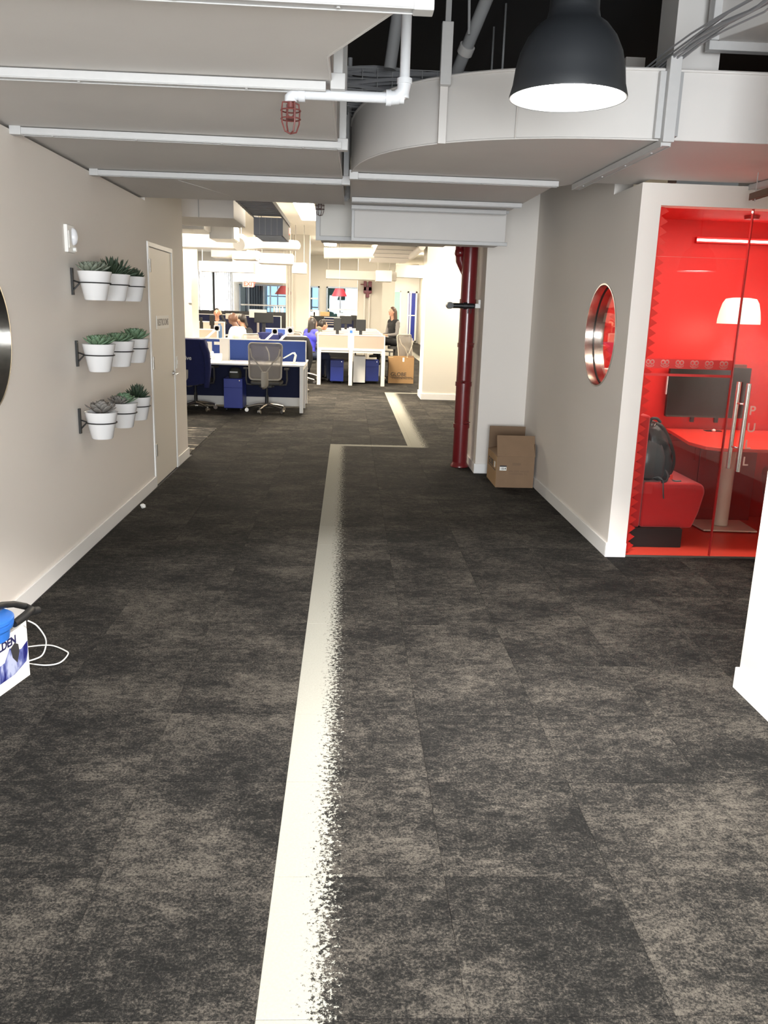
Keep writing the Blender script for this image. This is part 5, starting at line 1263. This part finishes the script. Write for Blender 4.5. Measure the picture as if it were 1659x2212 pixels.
tag(obj('shelf_unit', MB().box(Xb(668, 28), Xb(790, 28), 28.0, 28.4, 0, at(730, 684, 28).z), M['black']), 'black low cabinet row before the central glazed room', 'cabinet')
t = thing('metal_rack', 'small rack with pale rails on the far central desk row', 'rack', at(715, 690, 26.5))
for z_ in (691, 696, 701): 
    a, b = at(700, z_, 26.5), at(722, z_, 26.5); obj('rail', MB().box(a.x, b.x, 26.5, 26.55, a.z - .012, a.z + .012), M['chairgrey'], t)
a, b = at(700, 690, 26.5), at(722, 705, 26.5)
for xx in (a.x, b.x): obj('post', MB().box(xx - .015, xx + .015, 26.5, 26.55, .74, a.z + .02), M['chairgrey'], t)

def monitor(label, xa, ya, xb, yb, Y, zdesk=.745, m='screen', back=False, rz=0):
    a, b = at(xa, ya, Y), at(xb, yb, Y)
    t = thing('computer_monitor', label, 'monitor', ((a.x + b.x) / 2, Y, zdesk))
    obj('monitor_shell', MB().box(a.x, b.x, Y, Y + .035, b.z, a.z), M[m], t, .006)
    mx_ = (a.x + b.x) / 2
    obj('stand', MB().box(mx_ - .035, mx_ + .035, Y + .04, Y + .06, zdesk, (a.z + b.z) / 2).box(mx_ - .1, mx_ + .1, Y - .04, Y + .14, zdesk, zdesk + .012), M['black' if m != 'white' else 'alu'], t, .004)
    return t
monitor('large black monitor above the navy jacket', 549, 675, 590, 698, 18.3)
monitor('white all-in-one computer behind the large black monitor', 538, 668, 576, 687, 25.4, .745, 'white')
monitor('silver monitor behind the bald man', 487, 677, 522, 690, 22.6, .745, 'chairgrey')
monitor('black monitor with its side to the viewer beside the blue bottle', 452, 681, 463, 703, 17.7)
monitor('black monitor at the left edge beside the left column', 431, 686, 437, 706, 17.6)
monitor('dark monitor on the left of the beige desk centre', 721, 687, 737, 714, 19.0, .766)
monitor('dark grey monitor on the right half of the beige desk', 769, 690, 790, 715, 18.8, .766)
monitor('black monitor at the far end of the beige desk', 734, 682, 760, 700, 23.2, .766)
monitor('wide black monitor on the far left desk row', 497, 672, 517, 684, 26.1)
monitor('wide black monitor on the far central desk row', 672, 683, 700, 694, 26.6)
monitor('black monitor right of the middle column on the far row', 758, 681, 775, 693, 26.5)
tag(obj('blue_bottle', MB().lathe([(.0, .745), (.05, .745), (.052, 1.17), (.03, 1.2), (.03, 1.23), (.0, 1.23)], (at(474, 690, 17.5).x, 17.5, 0), 18), mat('blue_bottle_plastic', (.08, .16, .32), .3)), 'tall slate-blue bottle on the desk before the dark-haired man', 'bottle')
tag(obj('brown_parcel', MB().box(Xb(775, 27), Xb(787, 27), 27.0, 27.3, 1.32, 1.55), M['cardboard'], bevel=.01), 'brown parcel on the far desk row below the valve station', 'box') if False else None
tag(obj('brown_parcel', MB().box(at(777, 690, 24.5).x, at(788, 690, 24.5).x, 28.05, 28.35, at(730, 684, 28).z, at(730, 684, 28).z + .25), M['cardboard'], bevel=.01), 'brown parcel on the right end of the black cabinet row', 'box')
tag(obj('brown_parcel', MB().box(Xb(692, 28), Xb(712, 28), 28.05, 28.35, at(730, 684, 28).z, at(730, 684, 28).z + .14), M['cardboard'], bevel=.01), 'flat brown parcel on the left of the black cabinet row', 'box')
# clutter on the cabinet row
for k, (xx, hh, m) in enumerate(((675, .13, 'paper'), (683, .18, 'paper'), (735, .12, 'paper'), (744, .2, 'white'), (752, .15, 'white'), (758, .22, 'white'), (764, .12, 'paper'))):
    x = Xb(xx, 28); z = at(730, 684, 28).z
    if m == 'paper': o = obj('paper_stack', MB().box(x - .09, x + .09, 28.1, 28.3, z, z + hh), M['paper'], bevel=.005); tag(o, ['tall paper stack left of the flat parcel on the black cabinets', 'paper stack beside the flat parcel on the black cabinets', 'paper stack in the middle of the black cabinets', '', '', '', 'paper stack near the brown parcel on the black cabinets'][k], 'paper', 'paper stacks on the black cabinets')
    else: o = obj('white_bottle', MB().lathe([(.0, z), (.04, z), (.04, z + hh * .7), (.015, z + hh * .85), (.015, z + hh), (.0, z + hh)], (x, 28.2, 0), 12), M['white']); tag(o, ['', '', '', 'first white bottle from the left on the black cabinets', 'short middle white bottle on the black cabinets', 'tallest white bottle on the black cabinets', ''][k], 'bottle', 'white bottles on the black cabinets')
for k, xx in enumerate((592, 598, 604, 610)):
    x = Xb(xx, 28); z = at(520, 672, 28).z
    tag(obj('desk_bottle', MB().lathe([(.0, z), (.035, z), (.035, z + .12), (.015, z + .16), (.015, z + .19), (.0, z + .19)], (x, 28.05, 0), 12), M['white' if k % 2 else 'greypipe']), ['grey', 'white', 'grey', 'white'][k] + ' bottle on the black partition, %s from the middle column' % ['fourth', 'third', 'second', 'first'][k], 'bottle', 'bottles on the black partition')
# papers and books on the beige desk, held out by the woman
for k, (xx, yy, dy) in enumerate(((812, 709, 0), (817, 711, .1), (822, 714, .2))):
    q = at(xx, yy, 19.1)
    tag(obj('booklet', MB().box(q.x - .09, q.x + .07, 19.0 + dy, 19.2 + dy, .767 + k * .001, .78), [M['toolblue'], M['paper'], M['paper']][k]), ['blue booklet at the edge of the beige desk by the woman', 'white booklet beside the blue one on the beige desk', 'white papers nearest the woman sitting on the desk'][k], 'book')
q = at(700, 716, 18.6)
tag(obj('loose_papers', MB().box(q.x - .14, q.x + .12, 18.9, 19.15, .767, .772), M['paper']), 'white papers under the leaning man on the beige desk', 'paper')
tag(obj('clear_tumbler', MB().lathe([(.0, .767), (.03, .767), (.038, .90), (.0, .90)], (.0, 18.5, 0), 14), M['white']), 'white tumbler beside the centre post of the beige desk', 'cup')

# ------------------------------------------------------------------ people
def remeshed(mb, name, voxel=.010, smooth=4):
    me = mb.mesh(name); b = bmesh.new(); b.from_mesh(me); bmesh.ops.recalc_face_normals(b, faces=b.faces); b.to_mesh(me); b.free()
    o = bpy.data.objects.new(name, me); C.objects.link(o)
    r = o.modifiers.new('r', 'REMESH'); r.mode = 'VOXEL'; r.voxel_size = voxel; r.use_smooth_shade = True
    s = o.modifiers.new('s', 'SMOOTH'); s.iterations = smooth; s.factor = .5
    bpy.context.view_layer.update()
    new = bpy.data.meshes.new_from_object(o.evaluated_get(bpy.context.evaluated_depsgraph_get())); bpy.data.objects.remove(o); return new
def capsule(mb, p0, p1, r0, r1):
    p0, p1 = V(p0), V(p1); mb.cyl(p0, p1, r0, r1, n=16); mb.ball(p0, r0, 14, 8); mb.ball(p1, r1, 14, 8)
def person(label, loc, rz, mats, hair, pose=None, scale=1.0):
    """seated figure facing local +Y, origin on the floor under the hips"""
    P_ = dict(seat=.47, lean=.0, head_dy=.03, head_drop=0, lh=(-.16, .38, .78), rh=(.16, .38, .78), turn=0, knee=.44, cross=False); P_.update(pose or {})
    s = P_['seat']; ln = P_['lean']
    hips = V((0, 0, s + .10)); ch = V((0, ln * .6, s + .38)); uc = V((0, ln, s + .53)); nk = V((0, ln + .01, s + .64))
    hc = V((0, ln + P_['head_dy'] + .02, s + .785 - P_['head_drop']))
    seg = []
    def S_(zone, a, b, r0, r1): seg.append((zone, V(a), V(b), r0, r1))
    S_('top', hips, (0, ln * .35, s + .24), .135, .118); S_('top', (0, ln * .35, s + .24), ch, .118, .13); S_('top', (-.06, ln * .8, s + .45), (.06, ln * .8, s + .45), .115, .115)
    S_('top', uc + V((-.12, 0, .02)), uc + V((.12, 0, .02)), .068, .068)
    S_('skin', nk - V((0, 0, .06)), hc - V((0, 0, .05)), .052, .05)
    for sd, hd in ((-1, P_['lh']), (1, P_['rh'])):
        sh = uc + V((sd * .165, 0, 0)); hd = V(hd); mid = (sh + hd) / 2; dv = hd - sh; L_ = dv.length
        k = max(0.0, .27 ** 2 - (L_ / 2) ** 2) ** .5; down = V((sd * .35, -.35, -1)); down = (down - dv.normalized() * down.dot(dv.normalized())).normalized()
        el = mid + down * k
        S_('sleeve', sh, el, .052, .042); S_('sleeve', el, el.lerp(hd, .82), .042, .03); S_('skin', el.lerp(hd, .8), hd, .028, .026)
        f = (hd - el).normalized(); up = V((0, 0, 1)); sdv = f.cross(up).normalized()
        palm = hd + f * .06; S_('skin', hd, palm, .03, .034)
        for q, (o_, l_) in enumerate(((-.028, .062), (-.010, .074), (.009, .070), (.027, .055))):
            b0 = palm + sdv * o_; b1 = b0 + f * l_ * .55 - up * .006; b2 = b1 + f * l_ * .4 - up * .02
            S_('skin', b0, b1, .0095, .009); S_('skin', b1, b2, .009, .008)
        S_('skin', hd + f * .02 - sdv * sd * .03, hd + f * .06 - sdv * sd * .055 - up * .01, .011, .009)
    for sd in (-1, 1):
        kn = V((sd * .11, P_['knee'], s + .05)); ft = V((sd * .12, P_['knee'] + .02, .09))
        if P_['cross'] and sd == -1: kn = V((-.02, P_['knee'], s + .15)); ft = V((.16, P_['knee'] + .1, s - .20))
        if P_.get('dangle'): ft = V((sd * .1, P_['knee'] + .03, s - .38)) if not (P_['cross'] and sd == -1) else ft
        S_('leg', hips + V((sd * .08, 0, -.02)), kn, .088, .06); S_('leg', kn, ft, .055, .038)
        S_('shoe', ft + V((0, -.03, -.05)), ft + V((0, .13, -.055)), .036, .032)
    mb = MB()
    for z, a, b, r0, r1 in seg: capsule(mb, a, b, r0, r1)
    # head: skull, jaw, nose, ears
    mb.ball(hc, (.074, .092, .10), 20, 14); mb.ball(hc + V((0, .022, -.055)), (.052, .062, .058), 16, 10)
    mb.tube([hc + V((0, .085, .015)), hc + V((0, .106, -.02)), hc + V((0, .09, -.032))], [.009, .014, .010], 8)
    for sd in (-1, 1): mb.ball(hc + V((sd * .076, -.005, -.012)), (.012, .02, .03), 10, 6)
    me = remeshed(mb, 'body')
    order = ['skin', 'top', 'sleeve', 'leg', 'shoe']
    for z in order: me.materials.append(M[mats[z]])
    for pl_ in me.polygons:
        c = pl_.center; best = 9; bz = 'skin'
        if (c - hc).length < .125 and c.z > hc.z - .10: pl_.material_index = 0; continue
        for z, a, b, r0, r1 in seg:
            ab = b - a; t_ = max(0, min(1, (c - a).dot(ab) / max(ab.length_squared, 1e-9))); dd = (c - a - ab * t_).length - (r0 + (r1 - r0) * t_)
            if dd < best: best = dd; bz = z
        pl_.material_index = order.index(bz)
    t = thing('person', label, 'person', loc); t.rotation_euler.z = rz; t.scale = (scale,) * 3
    o = bpy.data.objects.new('body', me); C.objects.link(o); o.parent = t
    def child(nm, mb_, m):
        m_ = mb_ if not isinstance(mb_, MB) else mb_.mesh(nm)
        m_.materials.clear(); m_.materials.append(M[m]); c_ = bpy.data.objects.new(nm, m_); C.objects.link(c_); c_.parent = t
    for sd in (-1, 1): child('eye', MB().ball(hc + V((sd * .03, .081, .008)), (.011, .009, .006), 8, 6), 'black')
    child('mouth', MB().ball(hc + V((0, .086, -.058)), (.022, .006, .005), 10, 6), 'redcab')
    if hair:
        hm, style = hair; hb = MB()
        hb.ball(hc + V((0, -.018, .022)), (.083, .094, .096), 18, 12)
        if style == 'long':
            for sd in (-1, 1): capsule(hb, hc + V((sd * .062, -.02, .0)), hc + V((sd * .08, -.03, -.20)), .034, .03); capsule(hb, hc + V((sd * .03, -.07, .0)), hc + V((sd * .045, -.09, -.26)), .045, .035)
        if style == 'bob':
            for sd in (-1, 1): capsule(hb, hc + V((sd * .055, -.03, .0)), hc + V((sd * .06, -.05, -.16)), .045, .04)
            capsule(hb, hc + V((0, -.06, 0)), hc + V((0, -.085, -.20)), .06, .055)
        if style == 'pony': capsule(hb, hc + V((0, -.09, .03)), hc + V((0, -.14, -.12)), .035, .025)
        hme = remeshed(hb, 'hair', .011, 3)
        b_ = bmesh.new(); b_.from_mesh(hme)      # open the hair at the face
        kill = [f for f in b_.faces if (f.calc_center_median().y > hc.y + .040 and f.calc_center_median().z < hc.z + .045 and abs(f.calc_center_median().x) < .075)]
        bmesh.ops.delete(b_, geom=kill, context='FACES'); b_.to_mesh(hme); b_.free()
        child('hair', hme, hm)
    return t
base = dict(skin='skin', top='blackcloth', sleeve='blackcloth', leg='jeans', shoe='black')
def mm(**k): d_ = dict(base); d_.update(k); return d_
person('bald man in a pale shirt bent over his desk on the left', (-2.08, 16.97, 0), 1.0, mm(skin='skin2', top='shirt', sleeve='shirt'), None, dict(lean=.13, head_dy=.09, head_drop=.03, lh=(-.2, .42, .72), rh=(.1, .45, .72)), 1.1)
person('woman in black with dark tied hair beside the bald man', (-2.05, 17.85, 0), 1.0, mm(), ('hair', 'pony'), dict(lean=.12, head_dy=.07, head_drop=.02, lh=(-.2, .42, .75), rh=(.1, .42, .75)), 1.06)
person('dark-haired man facing the viewer at the back of the left desks', (at(470, 680, 23.4).x, 23.4, 0), PI, mm(), ('hair', 'short'), dict(lean=.05, lh=(-.12, .3, 1.25), rh=(.2, .35, .76)), 1.1)
person('woman with long dark hair and a bright blue jacket, back to the viewer', (at(668, 700, 18.4).x, 18.4, 0), -.75, mm(top='royal', sleeve='greysleeve'), ('hair', 'bob'), dict(lean=.06, head_drop=.06, lh=(-.1, .38, .80), rh=(.16, .38, .76)), 1.06)
person('light-haired woman facing the viewer behind the dark-haired woman', (at(677, 700, 20.6).x, 20.6, 0), PI * .86, mm(top='greysleeve', sleeve='greysleeve'), ('hairf', 'long'), dict(lean=.05, head_drop=.04), 1.04)
person('dark-haired man in olive leaning low over the beige desk', (-.96, 19.45, 0), -1.15, mm(top='olive', sleeve='olive'), ('hair', 'short'), dict(lean=.26, head_dy=.12, head_drop=.12, lh=(-.1, .52, .80), rh=(.2, .50, .76)), 1.07)
person('smiling long-haired woman in a black vest perched at the edge of the beige desk', (1.10, 20.1, 0), 2.2, mm(top='blackcloth', sleeve='greysleeve', leg='blackcloth'), ('hairb', 'long'), dict(seat=.78, lean=.02, knee=.34, cross=True, dangle=True, lh=(-.1, .32, 1.02), rh=(.14, .30, 1.0)))
tag(obj('high_stool', MB().cyl((1.13, 20.1, .70), (1.13, 20.1, .765), .17, n=24).cyl((1.13, 20.1, .03), (1.13, 20.1, .70), .025).cyl((1.13, 20.1, 0), (1.13, 20.1, .03), .2, n=24), M['chairdark']), 'dark high stool under the woman in the black vest', 'stool')
